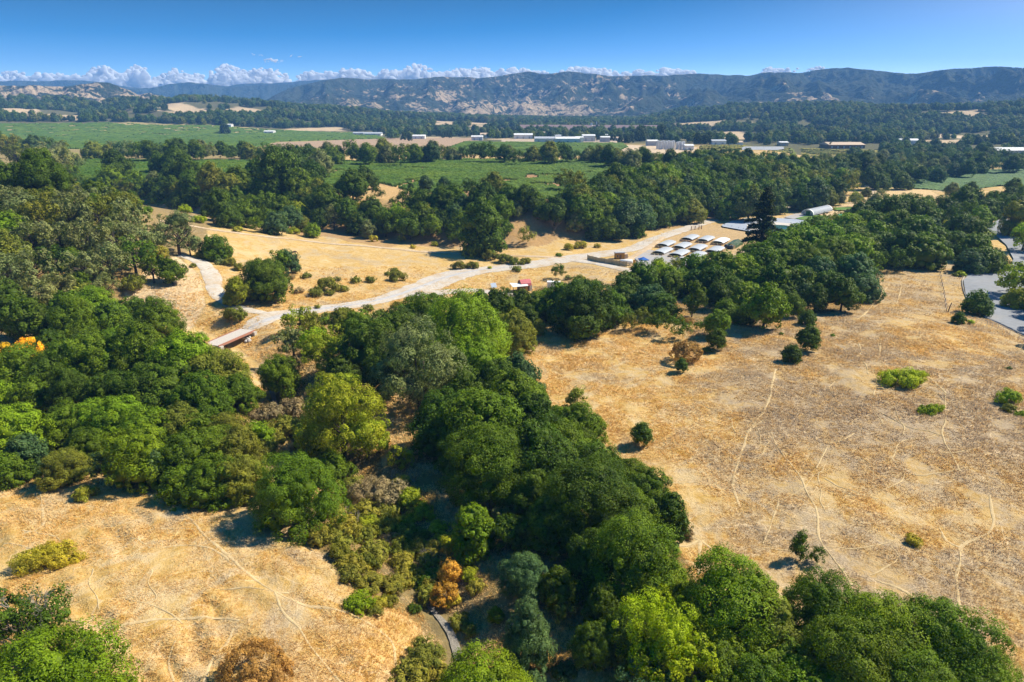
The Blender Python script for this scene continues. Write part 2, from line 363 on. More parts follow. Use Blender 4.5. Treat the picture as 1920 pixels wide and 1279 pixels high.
# ------------------------------------------------------------------ draped roads, tracks, plots
def smooth_line(P, step):
    P = np.array(P, float); out = []
    Q = np.vstack([2 * P[0] - P[1], P, 2 * P[-1] - P[-2]])
    for i in range(1, len(Q) - 2):
        p0, p1, p2, p3 = Q[i - 1:i + 3]; n = max(2, int(np.hypot(*(p2 - p1)[:2]) / step))
        for t in np.arange(n) / n: out.append(.5 * ((2 * p1) + (-p0 + p2) * t + (2 * p0 - 5 * p1 + 4 * p2 - p3) * t * t + (-p0 + 3 * p1 - 3 * p2 + p3) * t ** 3))
    out.append(P[-1]); return np.array(out)
def ribbon(name, pts, m, dz=.1, step=1.5, cross=5, kind='structure', rag=.12, closed_px=True):
    """pts: (px, py, width in metres)"""
    a = np.array(pts, float); x, y, z, t = at_many(a[:, 0], a[:, 1])
    L = smooth_line(np.stack([x, y, a[:, 2]], 1), step); d = np.gradient(L[:, :2], axis=0); d /= np.linalg.norm(d, axis=1)[:, None] + 1e-9
    nx, ny = -d[:, 1], d[:, 0]; V = []
    for k in range(cross):
        s = (k / (cross - 1) - .5) * L[:, 2]
        if k in (0, cross - 1): s = s * (1 + rag * (2 * vnoise(L[:, 0] / 3 + k, L[:, 1] / 3, 12) - 1))
        X = L[:, 0] + nx * s; Y = L[:, 1] + ny * s; r = np.hypot(X, Y)
        edge = .0 if k in (0, cross - 1) else 1
        V.append(np.stack([X, Y, Hh(X, Y) + (dz + r * .0006) * (1 if edge else .35)], 1))
    V = np.stack(V, 1); n = len(L); idx = np.arange(n * cross).reshape(n, cross)
    F = np.stack([idx[:-1, :-1], idx[1:, :-1], idx[1:, 1:], idx[:-1, 1:]], -1).reshape(-1, 4)[:, ::-1]
    me = mesh_np(name, V.reshape(-1, 3), [F], m, True); return tag(link(name, me), kind=kind)
def patch(name, pts, m, dz=.12, grid=2.5, kind='structure', level=None, thick=None):
    P = wpoly(pts); n = len(P); xs = np.arange(P[:, 0].min(), P[:, 0].max(), grid); ys = np.arange(P[:, 1].min(), P[:, 1].max(), grid)
    gx, gy = np.meshgrid(xs, ys); gx = gx.ravel(); gy = gy.ravel(); k = inpoly(gx, gy, P); gx = gx[k]; gy = gy[k]
    co = [Vector(p) for p in P] + [Vector((a, b)) for a, b in zip(gx, gy)]
    r = delaunay_2d_cdt(co, [], [list(range(n))], 1, 1e-4)
    v = np.array([tuple(q) for q in r[0]]); f = np.array([q for q in r[2] if len(q) == 3])
    z = Hh(v[:, 0], v[:, 1]) + dz + np.hypot(v[:, 0], v[:, 1]) * .0006 if level is None else np.full(len(v), level)
    me = mesh_np(name, np.stack([v[:, 0], v[:, 1], z], 1), [f], m, True)
    bm = bmesh.new(); bm.from_mesh(me)
    for fc in bm.faces:
        fc.normal_update()
        if fc.normal.z < 0: fc.normal_flip()
    bm.to_mesh(me); bm.free()
    return tag(link(name, me), kind=kind)
M_GRAVEL = simple('pale_gravel', (.49, .44, .38), .95, .1, .18, 1.1, dirt=(.44, .31, .17))
M_TRACK = simple('dirt_track', (.52, .40, .27), .95, .05, .2, .9, dirt=(.44, .28, .12))
M_TRAIL = simple('trodden_dust', (.52, .39, .21), .95, .05, .2, 1.5)
M_TAR = simple('old_asphalt', (.42, .41, .41), .9, .2, .16, .8, dirt=(.45, .36, .27))
M_LOT = simple('weathered_asphalt', (.235, .245, .265), .9, .2, .10, .5, dirt=(.30, .29, .28))
M_PAD = simple('gravel_pad', (.36, .35, .35), .95, .1, .15, 1.2, dirt=(.44, .34, .22))
M_CREEK = simple('creek_gravel', (.24, .215, .18), .95, .1, .35, 3.5, bstr=.9, bdist=.2)
ribbon('road', [(462, 619, 4.6), (480, 608, 7.2), (520, 591, 7.8), (600, 580, 7.2), (680, 569, 7.2), (740, 555, 8.4), (790, 540, 12.0), (830, 524, 14.4), (880, 510, 12.0), (940, 503, 10.8), (1000, 496, 10.8), (1060, 487, 12.0), (1120, 478, 10.8), (1180, 468, 9.0), (1215, 455, 8.4), (1250, 441, 7.8), (1290, 428, 7.8), (1340, 412, 7.8), (1400, 400, 7.8), (1470, 392, 7.8), (1510, 386, 7.8)], M_GRAVEL, .10, cross=9)
ribbon('road', [(466, 617, 1.6), (480, 610, 2.4), (500, 602, 3.4), (545, 588, 4.0), (600, 580.5, 3.4), (680, 569.5, 2.8), (760, 549, 3.2), (830, 523, 3.6), (900, 507, 3), (1000, 496, 2.5)], M_TAR, .135, cross=5)
ribbon('road', [(500, 589, 3), (465, 582, 4.5), (435, 572, 5.5), (412, 556, 5.5), (402, 540, 5.5), (398, 520, 6), (388, 503, 6), (372, 490, 6), (350, 482, 5), (335, 479, 4)], M_GRAVEL, .13, cross=7)
ribbon('path', [(1060, 484, 4), (1000, 481, 3.6), (930, 478, 3.4), (830, 474, 3.2), (740, 467, 3.2), (640, 459, 3.2), (560, 450, 3.2), (500, 444, 3), (420, 434, 3), (370, 426, 2.6), (300, 414, 2)], M_TRACK, .12, cross=5)
ribbon('road', [(770, 556, 9), (820, 549, 8), (880, 545, 6), (940, 551, 5), (1000, 556, 4.5), (1050, 548, 3.5), (1090, 535, 2.5)], M_GRAVEL, .16, cross=7)
ribbon('road', [(1080, 488, 7), (1130, 496, 7), (1180, 508, 6), (1215, 518, 4)], M_GRAVEL, .13, cross=7)
ribbon('path', [(1160, 496, 4), (1200, 476, 5), (1225, 458, 4), (1245, 445, 3)], M_TRACK, .17, cross=5)
ribbon('path', [(1265, 508, 3), (1330, 500, 4), (1380, 482, 4), (1400, 470, 3)], M_TRACK, .12, cross=5)
ribbon('path', [(1480, 393, 5), (1540, 383, 7), (1600, 381, 7), (1630, 378, 6), (1640, 360, 6), (1625, 348, 4)], M_TRACK, .2, cross=5)
patch('gravel_lot_ground', [(1190, 486), (1215, 470), (1260, 476), (1300, 487), (1320, 492), (1300, 500), (1262, 510), (1225, 505), (1200, 496)], M_PAD, .22)
CRM = CREEK.copy()
def creek_bed():
    L = smooth_line(np.column_stack([CREEK[:8], np.full(8, 2.0)]), 1.0); d = np.gradient(L[:, :2], axis=0); d /= np.linalg.norm(d, axis=1)[:, None]
    V = []
    for k in range(7):
        s = (k / 6 - .5) * 1.0 * (1 + .5 * (vnoise(L[:, 0] / 2, L[:, 1] / 2 + k, 5) - .5)); X = L[:, 0] - d[:, 1] * s; Y = L[:, 1] + d[:, 0] * s
        V.append(np.stack([X, Y, Hh(X, Y) + .10 + .12 * vnoise(X * 2, Y * 2, 9)], 1))
    V = np.stack(V, 1); n = len(L); idx = np.arange(n * 7).reshape(n, 7)
    F = np.stack([idx[:-1, :-1], idx[1:, :-1], idx[1:, 1:], idx[:-1, 1:]], -1).reshape(-1, 4)[:, ::-1]
    tag(link('creek_path', mesh_np('creek_path', V.reshape(-1, 3), [F], M_CREEK)), kind='structure')
creek_bed()
TR = [[(1455, 692), (1447, 725), (1440, 755), (1422, 785), (1402, 812), (1393, 842), (1380, 880), (1374, 905), (1388, 950)],
 [(1446, 812), (1462, 845), (1496, 885), (1512, 925), (1532, 955), (1536, 1010), (1570, 1060), (1600, 1100)],
 [(1610, 642), (1614, 660), (1607, 670), (1622, 682), (1628, 702)], [(1690, 535), (1686, 555), (1680, 571)], [(1652, 635), (1650, 655), (1649, 668)],
 [(1772, 740), (1773, 780), (1767, 818), (1786, 855), (1800, 885)], [(1856, 930), (1861, 990), (1832, 1010), (1803, 1025), (1799, 1062), (1795, 1100), (1805, 1150), (1840, 1190)],
 [(1602, 812), (1588, 822), (1570, 830)], [(1550, 838), (1540, 860), (1529, 878)], [(1598, 608), (1620, 590), (1645, 562), (1668, 532)],
 [(1275, 995), (1310, 1012), (1330, 1025), (1348, 1048)], [(1312, 1012), (1290, 1022), (1260, 1024)], [(1314, 1015), (1312, 1050), (1310, 1080)],
 [(1803, 1025), (1775, 1015), (1760, 990)], [(1400, 812), (1430, 790), (1445, 790)], [(1720, 690), (1750, 715), (1775, 740)],
 [(1240, 680), (1275, 655), (1300, 645), (1330, 636)], [(1460, 940), (1445, 985), (1430, 1020)], [(1640, 1085), (1700, 1110), (1760, 1160), (1830, 1230)],
 [(105, 1162), (200, 1176), (300, 1160), (400, 1158), (450, 1166)], [(360, 975), (385, 1005), (440, 1052), (475, 1080), (520, 1112), (575, 1134), (650, 1150)],
 [(437, 1178), (422, 1208), (397, 1235), (385, 1279), (380, 1310)], [(515, 1110), (530, 1145), (560, 1178), (590, 1222), (620, 1258), (650, 1290)],
 [(640, 1145), (690, 1168), (735, 1205), (742, 1250)],  
  [(270, 920), (310, 945), (360, 975)], [(325, 1280), (315, 1240), (330, 1205)], [(75, 920), (80, 985), (45, 1000)],
 [(375, 556), (360, 590), (335, 612), (300, 625)], [(1480, 585), (1545, 605), (1560, 612)], [(1120, 525), (1135, 512), (1150, 508)]]
for k, t in enumerate(TR):
    ribbon('dirt_path', [(a, b, (.28 if k % 3 else .42)) for a, b in t], M_TRAIL, .045, step=.8, cross=3, rag=.9)
_r = random.Random(21)
for k in range(46):
    right = k % 3 > 0; x0, y0 = (_r.uniform(1150, 1900), _r.uniform(680, 1120)) if right else (_r.uniform(20, 560), _r.uniform(960, 1250)); a0 = _r.uniform(0, 6.3); P = []
    for q in range(7):
        P.append((x0, y0, _r.uniform(.10, .26))); x0 += math.cos(a0) * _r.uniform(14, 34); y0 += math.sin(a0) * _r.uniform(7, 17); a0 += _r.uniform(-.55, .55)
    if all((1130 + max(0, (p[1] - 850) * .5) < p[0] < 1915 and 640 < p[1] < 1080) if right else (5 < p[0] < 600 - max(0, 1010 - p[1]) and 950 < p[1] < 1278) for p in P): ribbon('dirt_path', P, M_TRAIL, .035, step=.8, cross=3, rag=.95)
# parking area on the right
patch('car_park_ground', [(1806, 527), (1814, 519), (1835, 513.5), (1870, 512), (1905, 510), (1940, 500), (2200, 500), (2200, 700), (1985, 660), (1920, 629), (1885, 612), (1850, 596), (1825, 575), (1810, 552)], M_LOT, .25, 3)
patch('car_park_ground', [(1851, 430), (1858, 420), (1872, 414), (1897, 412), (1980, 412), (2150, 470), (2150, 500), (1940, 498), (1905, 506), (1890, 505), (1900, 488), (1887, 462), (1866, 442)], M_LOT, .30, 3)
M_KERB = simple('kerb_concrete', (.45, .42, .38), .9, .1, .12, 2)
ribbon('kerb', [(1920, 630.5, .3), (1885, 613.5, .3), (1850, 597.5, .3), (1824, 577, .3), (1808.5, 552, .3), (1804, 528, .3), (1813, 518, .3), (1835, 512.3, .3), (1870, 511, .3), (1900, 509, .3)], M_KERB, .40, cross=3, rag=0)
# dry grass tufts
def grass_tufts():
    rng = np.random.default_rng(5); n = 620000
    R = np.sqrt(rng.uniform(45 ** 2, 235 ** 2, n) ) ; R = 45 + (330 - 45) * rng.random(n) ** 1.35
    A = rng.uniform(-.95, .95, n); X = R * np.sin(A); Y = R * np.cos(A)
    px, py = project(X, Y, Hh(X, Y, False))
    Z = Hh(X, Y)
    keep = (px > -420) & (px < 2400) & (py < 1340) & (py > 500)
    wood = np.zeros(n, bool)
    for q in (1, 2): pass
    dens = fbm(X / 5, Y / 5, 3, 61); keep &= (dens > .22 + .20 * rng.random(n)) & (rng.random(n) < 1 - .8 * sstep(200, 330, R))
    lot = wpoly([(1800, 500), (2300, 490), (2300, 720), (1900, 630), (1810, 570)]); keep &= ~inpoly(X, Y, lot)
    keep &= seg_dist(X, Y, CREEK) > 1.6
    X, Y, Z, R, dens = X[keep], Y[keep], Z[keep], R[keep], dens[keep]; n = len(X)
    B = 4; lean = rng.uniform(0, 2 * math.pi, n)
    V = np.zeros((n, B, 3, 3)); g = np.clip(R / 110, .75, 1.6)
    for b in range(B):
        a = lean + rng.normal(0, .8, n); s = g * rng.uniform(.15, .42, n); hh = g * rng.uniform(.08, .30, n) * (dens * 2.2 - .2); wd = g * rng.uniform(.03, .08, n)
        ox = rng.normal(0, .14, n) * g; oy = rng.normal(0, .14, n) * g
        cx, cy_ = X + ox, Y + oy; px_, py_ = -np.sin(a), np.cos(a)
        V[:, b, 0] = np.stack([cx + px_ * wd, cy_ + py_ * wd, Z - .03], 1); V[:, b, 1] = np.stack([cx - px_ * wd, cy_ - py_ * wd, Z - .03], 1)
        V[:, b, 2] = np.stack([cx + np.cos(a) * s, cy_ + np.sin(a) * s, Z + hh], 1)
    lv = np.repeat(rng.random(n), B * 3)
    m, nn, out = mat('dry_grass'); co = objco(nn); c, brown, mm, sm, fine = grass_color(nn, co)
    at_ = N(nn, 'Attribute'); at_.attribute_name = 'lv'
    at2 = N(nn, 'Attribute'); at2.attribute_name = 'th'
    thr = mth(nn, 'ADD', mm, mth(nn, 'MULTIPLY', at2.outputs['Fac'], .22))
    c = mixc(nn, mth(nn, 'MULTIPLY', mapr(nn, thr, .46, .70, 0, .9), mapr(nn, sm, .25, .6, .35, 1)), c, brown)
    c = mixc(nn, 1.0, c, mixc(nn, at_.outputs['Fac'], (1.4, 1.4, 1.4), (1.6, 1.6, 1.58)), 'MULTIPLY')
    p_ = princ(nn, out, c, .9, .1); tl = N(nn, 'BsdfTranslucent'); nn.links.new(c, tl.inputs[0]); ms = N(nn, 'MixShader'); ms.inputs[0].default_value = .4
    nn.links.new(p_.outputs[0], ms.inputs[1]); nn.links.new(tl.outputs[0], ms.inputs[2]); nn.links.new(ms.outputs[0], out.inputs[0])
    th = np.clip(sstep(20, 70, X) * (.3 + .5 * vnoise(X / 40, Y / 40, 8)), 0, 1)
    me = mesh_np('dry_grass', V.reshape(-1, 3), [np.arange(n * B * 3).reshape(-1, 3)], m, False, {'lv': lv, 'th': np.repeat(th, B * 3)})
    tag(link('dry_grass', me), kind='stuff')
grass_tufts()
# ------------------------------------------------------------------ trees and shrubs
def ico(sub):
    bm = bmesh.new(); bmesh.ops.create_icosphere(bm, subdivisions=sub, radius=1)
    v = np.array([q.co[:] for q in bm.verts]); f = np.array([[q.index for q in p.verts] for p in bm.faces]); bm.free(); return v, f
ICO1, ICO2, ICO3 = ico(1), ico(2), ico(3)
def lobes(kind, rng):
    L = []; U = rng.uniform
    def ring(n, rad, z, r, j=.03):
        a0 = U(0, 6.3)
        for k in range(n):
            a = a0 + 6.283 * k / n + U(-.25, .25); q = rad * U(.85, 1.12); rr = r * U(.66, 1.3)
            L.append(((q * math.cos(a), q * math.sin(a), z + U(-j, j)), (rr, rr, rr * U(.8, 1))))
    if kind == 'D':
        L.append(((0, 0, .36), (.36, .36, .34))); ring(8, .29, .30, .19); ring(10, .36, .15, .125); ring(6, .18, .53, .19, .05); ring(3, .07, .64, .17, .04)
    elif kind == 'O':
        L.append(((0, 0, .56), (.29, .29, .30))); ring(7, .27, .46, .19, .08); ring(6, .22, .68, .17, .06); ring(3, .08, .84, .15, .04); ring(5, .28, .28, .12, .05)
    elif kind == 'P':   # tall full crown, pear shaped, foliage to the ground
        L.append(((0, 0, .55), (.30, .30, .48))); ring(8, .29, .34, .19, .06); ring(8, .33, .14, .14, .03); ring(7, .24, .66, .19, .06); ring(5, .13, .92, .16, .06); ring(1, .02, 1.06, .12)
    elif kind in 'GY':
        n = 22 if kind == 'G' else 26
        for k in range(n):
            a = U(0, 6.3); u = U(-.75, 1) ; q = math.sqrt(max(0, 1 - u * u)) * .36 * U(.7, 1.1); r = U(.08, .15) if kind == 'G' else U(.11, .18)
            L.append(((q * math.cos(a), q * math.sin(a), .52 + u * .30), (r, r, r * .8)))
    elif kind == 'C':
        n = 26
        for k in range(n):
            t = (k + .5) / n; a = k * 2.4 + U(-.3, .3); q = (.34 * (1 - t) ** .75 + .02) * U(.75, 1.1); r = .17 * (1 - t) ** .6 + .05
            L.append(((q * math.cos(a), q * math.sin(a), .16 + t * 1.35), (r, r, r * 1.1)))
    elif kind == 'T':
        for k in range(13):
            t = k / 13; a = U(0, 6.3); q = .30 * math.sin(math.pi * (.12 + .85 * t)) * U(.5, 1.05); r = U(.10, .17)
            L.append(((q * math.cos(a), q * math.sin(a), .35 + t * .9), (r, r, r)))
    elif kind == 'S':
        for k in range(12):
            a = U(0, 6.3); q = .33 * math.sqrt(U(0, 1)); r = U(.11, .2)
            L.append(((q * math.cos(a), q * math.sin(a), .12 + .22 * (1 - (q / .36) ** 2) * U(.7, 1.1)), (r, r, r * .95)))
    elif kind == 'B':
        for k in range(26):
            a = U(0, 6.3); q = .40 * math.sqrt(U(0, 1)); r = U(.07, .13)
            L.append(((q * math.cos(a), q * math.sin(a), .04 + .12 * (1 - (q / .45) ** 2)), (r, r, r * .8)))
    elif kind == 'R':
        L.append(((0, 0, .30), (.36, .36, .27))); ring(7, .28, .24, .18); ring(4, .13, .42, .18)
    return L
HR = {'D': .80, 'O': 1.0, 'P': 1.12, 'G': .92, 'Y': .95, 'C': 1.6, 'T': 1.4, 'S': .5, 'B': .26, 'R': .6, 'F': 1.5, 'K': .8}
LODS = {3: (360, 140, .0080, .080), 2: (205, 105, .0128, .084), 1: (115, 44, .024, .10), 0: (48, 20, .046, .125)}
def crown_np(kind, seed, lod):
    rng = np.random.default_rng(seed); L = lobes(kind, rng); nc, m, s, rc = LODS[lod]
    airy = kind in 'GYT'; 
    if kind == 'R': s *= .72; m = int(m * 1.2); nc = int(nc * 1.3); rc *= .75
    if kind in 'SB': nc = int(nc * .6)
    if kind == 'G': nc = int(nc * .62); 
    if kind == 'Y': nc = int(nc * .8); s *= 1.1
    if kind == 'T': nc = int(nc * 1.0); rc *= 1.0
    nc = int(nc * {'P': 2.0, 'O': 1.3, 'C': 1.5}.get(kind, 1))
    cs = np.array([l[0] for l in L]); rs = np.array([l[1] for l in L]); wts = (rs[:, 0] ** 2); wts /= wts.sum()
    pts = []; dirs = []
    while sum(len(p) for p in pts) < nc:
        k = rng.choice(len(L), 400, p=wts); d = rng.normal(size=(400, 3)); d /= np.linalg.norm(d, axis=1)[:, None]
        if not airy: d[:, 2] = np.abs(d[:, 2]) * np.where(rng.random(400) < .25, -1, 1)
        p = cs[k] + d * rs[k]
        q = ((p[:, None] - cs[None]) / (rs[None] * .9)); inside = ((q ** 2).sum(2) < 1)
        inside[np.arange(400), k] = False; ok = ~inside.any(1) & (p[:, 2] > .02)
        if airy: ok = p[:, 2] > .02
        pts.append(p[ok]); dirs.append(d[ok])
    pc = np.concatenate(pts)[:nc]; dc = np.concatenate(dirs)[:nc]; csz = rc * rng.uniform(.5, 1.35, nc)
    pc = pc + dc * rng.uniform(-.055, .035, nc)[:, None]
    n = nc * m; K = np.repeat(np.arange(nc), m); d = rng.normal(size=(n, 3)); d /= np.linalg.norm(d, axis=1)[:, None]
    back = (d * dc[K]).sum(1) < -.15; d[back] *= -1; 
    sh = csz[K] * rng.uniform(.72, 1.06, n); p = pc[K] + d * sh[:, None]
    nr = d * 1.0 + dc[K] * .4 + rng.normal(size=(n, 3)) * .36 + np.array([0, 0, .25]); nr /= np.linalg.norm(nr, axis=1)[:, None]
    t1 = np.cross(nr, rng.normal(size=(n, 3))); t1 /= np.linalg.norm(t1, axis=1)[:, None]; t2 = np.cross(nr, t1)
    ss = (s * rng.uniform(.6, 1.35, n))[:, None]
    V = np.stack([p + t1 * ss, p + t2 * ss * .62, p - t1 * ss, p - t2 * ss * .62], 1).reshape(-1, 3)
    F = np.arange(n * 4).reshape(-1, 4)
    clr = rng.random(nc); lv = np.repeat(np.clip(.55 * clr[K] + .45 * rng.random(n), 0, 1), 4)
    fs = [F]; base = len(V)
    if kind not in 'GYTR':
        iv, if_ = ICO2 if lod else ICO1; tri = []
        for c, r in L:
            if kind in 'SB' and r[0] < .1: continue
            nz = 1 + .12 * (2 * rng.random(len(iv)) - 1); vv = iv * np.array(r) * (.5 if lod == 3 else .62 if lod == 2 else .74) * nz[:, None] + np.array(c)
            vv[:, 2] = np.maximum(vv[:, 2], .01); V = np.vstack([V, vv]); tri.append(if_ + base); base += len(iv)
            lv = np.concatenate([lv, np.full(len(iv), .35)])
        fs.append(np.vstack(tri))
    V[:, 2] = np.maximum(V[:, 2], 0)
    return V, fs, lv
def trunk_mb(kind, seed):
    r = random.Random(seed); b = MB(); h = {'C': 1.4, 'T': 1.1, 'O': .7, 'P': .8, 'G': .6, 'Y': .6}.get(kind, .4); k0 = .028 if kind not in 'CT' else .02
    lean = (r.uniform(-.04, .04), r.uniform(-.04, .04))
    b.tube([(0, 0, -.03), (lean[0] * .4, lean[1] * .4, h * .35), (lean[0], lean[1], h * .7), (lean[0], lean[1], h)], [k0 * 1.25, k0, k0 * .6, k0 * .25], 7)
    nl = {'G': 11, 'Y': 9, 'O': 6, 'T': 6, 'C': 5}.get(kind, 4)
    for i in range(nl):
        a = i * 2.4 + r.uniform(-.4, .4); z0 = h * r.uniform(.3, .75); q = r.uniform(.2, .36) * (.7 if kind in 'CT' else 1); up = r.uniform(.12, .3)
        p0 = (lean[0] * .7, lean[1] * .7, z0); p1 = (q * .45 * math.cos(a), q * .45 * math.sin(a), z0 + up * .4); p2 = (q * math.cos(a + .2), q * math.sin(a + .2), z0 + up)
        b.tube([p0, p1, p2], [k0 * .5, k0 * .36, k0 * .12], 5)
        if kind in 'GY':
            for s in (-1, 1):
                p3 = (p2[0] + .1 * math.cos(a + s), p2[1] + .1 * math.sin(a + s), p2[2] + r.uniform(0, .08)); b.tube([p1, ((p1[0] + p3[0]) / 2 + .02, (p1[1] + p3[1]) / 2, (p1[2] + p3[2]) / 2), p3], [k0 * .25, k0 * .16, k0 * .06], 4)
    return b
def mb_mesh(b, name, m):
    me = bpy.data.meshes.new(name); me.from_pydata(b.v, [], b.f); me.materials.append(m); me.update(); return me
NVAR = {2: {'D': 4, 'O': 3, 'G': 2, 'P': 2, 'C': 1, 'Y': 3, 'R': 1}, 1: {'D': 4, 'O': 4, 'P': 3, 'G': 4, 'C': 2, 'T': 2, 'S': 4, 'Y': 2}}
MESH = {}
def crown_mesh(kind, lod, var):
    key = (kind, lod, var)
    if key not in MESH:
        V, fs, lv = crown_np(kind, 100 + ord(kind) * 31 + var * 7 + lod, lod)
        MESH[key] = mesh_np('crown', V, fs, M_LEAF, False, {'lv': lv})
    return MESH[key]
TRK = {}
def trunk_mesh(kind, var):
    k = (kind, var % 3)
    if k not in TRK: TRK[k] = mb_mesh(trunk_mb(kind, 7 + var % 3), 'trunk', M_BARK)
    return TRK[k]
def fir_np(seed, lod=1):
    """old open fir: layered, drooping, uneven branches; unit = crown width"""
    r = random.Random(seed); rng = np.random.default_rng(seed); H = 1.34; wood = MB(); wood.tube([(0, 0, -.03), (.01, 0, .4), (-.01, .01, .9), (0, 0, H)], [.05, .036, .02, .005], 7)
    P = []; Dn = []; nb = 66
    for i in range(nb):
        t = (i + .5) / nb; z = .14 + (H - .16) * t; a = i * 2.4 + r.uniform(-.5, .5)
        env = (1 - t) ** .62 * (.62 + .45 * r.random()); ln = max(.06, .50 * env); 
        if r.random() < .14: ln *= .45
        e = Vector((math.cos(a) * ln, math.sin(a) * ln, r.uniform(-.10, .04) * (1 - t) + .03 * t)); s0 = Vector((0, 0, z)); mid = s0 + e * .55 + Vector((0, 0, .03)); end = s0 + e
        wood.tube([s0, mid, end], [.010, .007, .002], 4)
        m = int(330 * ln / .4) + 25
        u = rng.random(m) ** .7 * .85 + .15; lat = rng.normal(0, .055, m) * (1.15 - u * .6)
        c = np.array(s0)[None] + u[:, None] * np.array(e)[None] + lat[:, None] * np.array([-math.sin(a), math.cos(a), 0])[None]
        c[:, 2] += np.sin(u * 3.1) * .03 - np.abs(lat) * .35 + rng.normal(0, .014, m); P.append(c)
    p = np.vstack(P); n = len(p); nr = np.array([0, 0, 1.0]) + rng.normal(size=(n, 3)) * .55; nr /= np.linalg.norm(nr, axis=1)[:, None]
    t1 = np.cross(nr, rng.normal(size=(n, 3))); t1 /= np.linalg.norm(t1, axis=1)[:, None]; t2 = np.cross(nr, t1); ss = (.022 * rng.uniform(.6, 1.4, n))[:, None]
    V = np.stack([p + t1 * ss, p + t2 * ss * .5, p - t1 * ss, p - t2 * ss * .5], 1).reshape(-1, 3)
    return V, [np.arange(n * 4).reshape(-1, 4)], np.repeat(rng.random(n), 4), wood
def bare_mesh(seed):
    r = random.Random(seed); b = MB()
    def grow(p, d, ln, rad, k):
        q = p + d * ln; mid = p + d * ln * .5 + Vector((r.uniform(-1, 1), r.uniform(-1, 1), r.uniform(-.3, .6))) * ln * .12
        b.tube([p, mid, q], [rad, rad * .8, rad * .55], 4 if k else 5)
        if k < 4:
            for _ in range(3 if k < 3 else 2):
                nd = (d + Vector((r.uniform(-1, 1), r.uniform(-1, 1), r.uniform(-.2, .8))) * .75).normalized(); grow(q, nd, ln * r.uniform(.6, .8), rad * .5, k + 1)
    for k in range(5):
        a = k * 1.3; grow(Vector((0, 0, 0)), Vector((math.cos(a) * .7, math.sin(a) * .7, .9)).normalized(), .22, .014, 0)
    return mb_mesh(b, 'twigs', M_TWIG)
TINT = {'dk': (.062, .112, .007), 'md': (.092, .152, .006), 'br': (.145, .23, .006), 'ol': (.165, .185, .02), 'gg': (.17, .195, .065), 'yg': (.27, .31, .015),
        'bl': (.07, .13, .042), 'ye': (.72, .46, .02), 'or': (.52, .29, .04), 'ru': (.30, .18, .05), 'mv': (.27, .21, .11), 'go': (.36, .34, .03), 'bb': (.22, .22, .03), 'lm': (.24, .33, .004), 'vd': (.034, .062, .012)}
TW = {'dk': 'dark green', 'md': 'deep green', 'br': 'bright green', 'ol': 'olive green', 'gg': 'grey-green', 'yg': 'yellow-green', 'bl': 'blue-green', 'ye': 'golden yellow',
      'or': 'orange', 'ru': 'rusty brown', 'mv': 'mauve brown', 'go': 'golden green', 'bb': 'brownish green', 'lm': 'lime green', 'vd': 'blackish green'}
KW = {'D': ('domed_tree', 'domed tree', 'tree'), 'O': ('oak_tree', 'round oak', 'tree'), 'P': ('bay_tree', 'full tree', 'tree'), 'G': ('open_oak_tree', 'open-crowned oak', 'tree'), 'Y': ('broadleaf_tree', 'loose tree', 'tree'),
      'C': ('conical_tree', 'conical tree', 'tree'), 'T': ('young_tree', 'young tree', 'tree'), 'S': ('shrub', 'shrub', 'shrub'), 'B': ('low_shrub', 'spreading shrub', 'shrub'), 'R': ('round_bush', 'round bush', 'shrub'),
      'F': ('fir_tree', 'tall layered fir', 'tree'), 'K': ('bare_bush', 'leafless bush', 'shrub')}
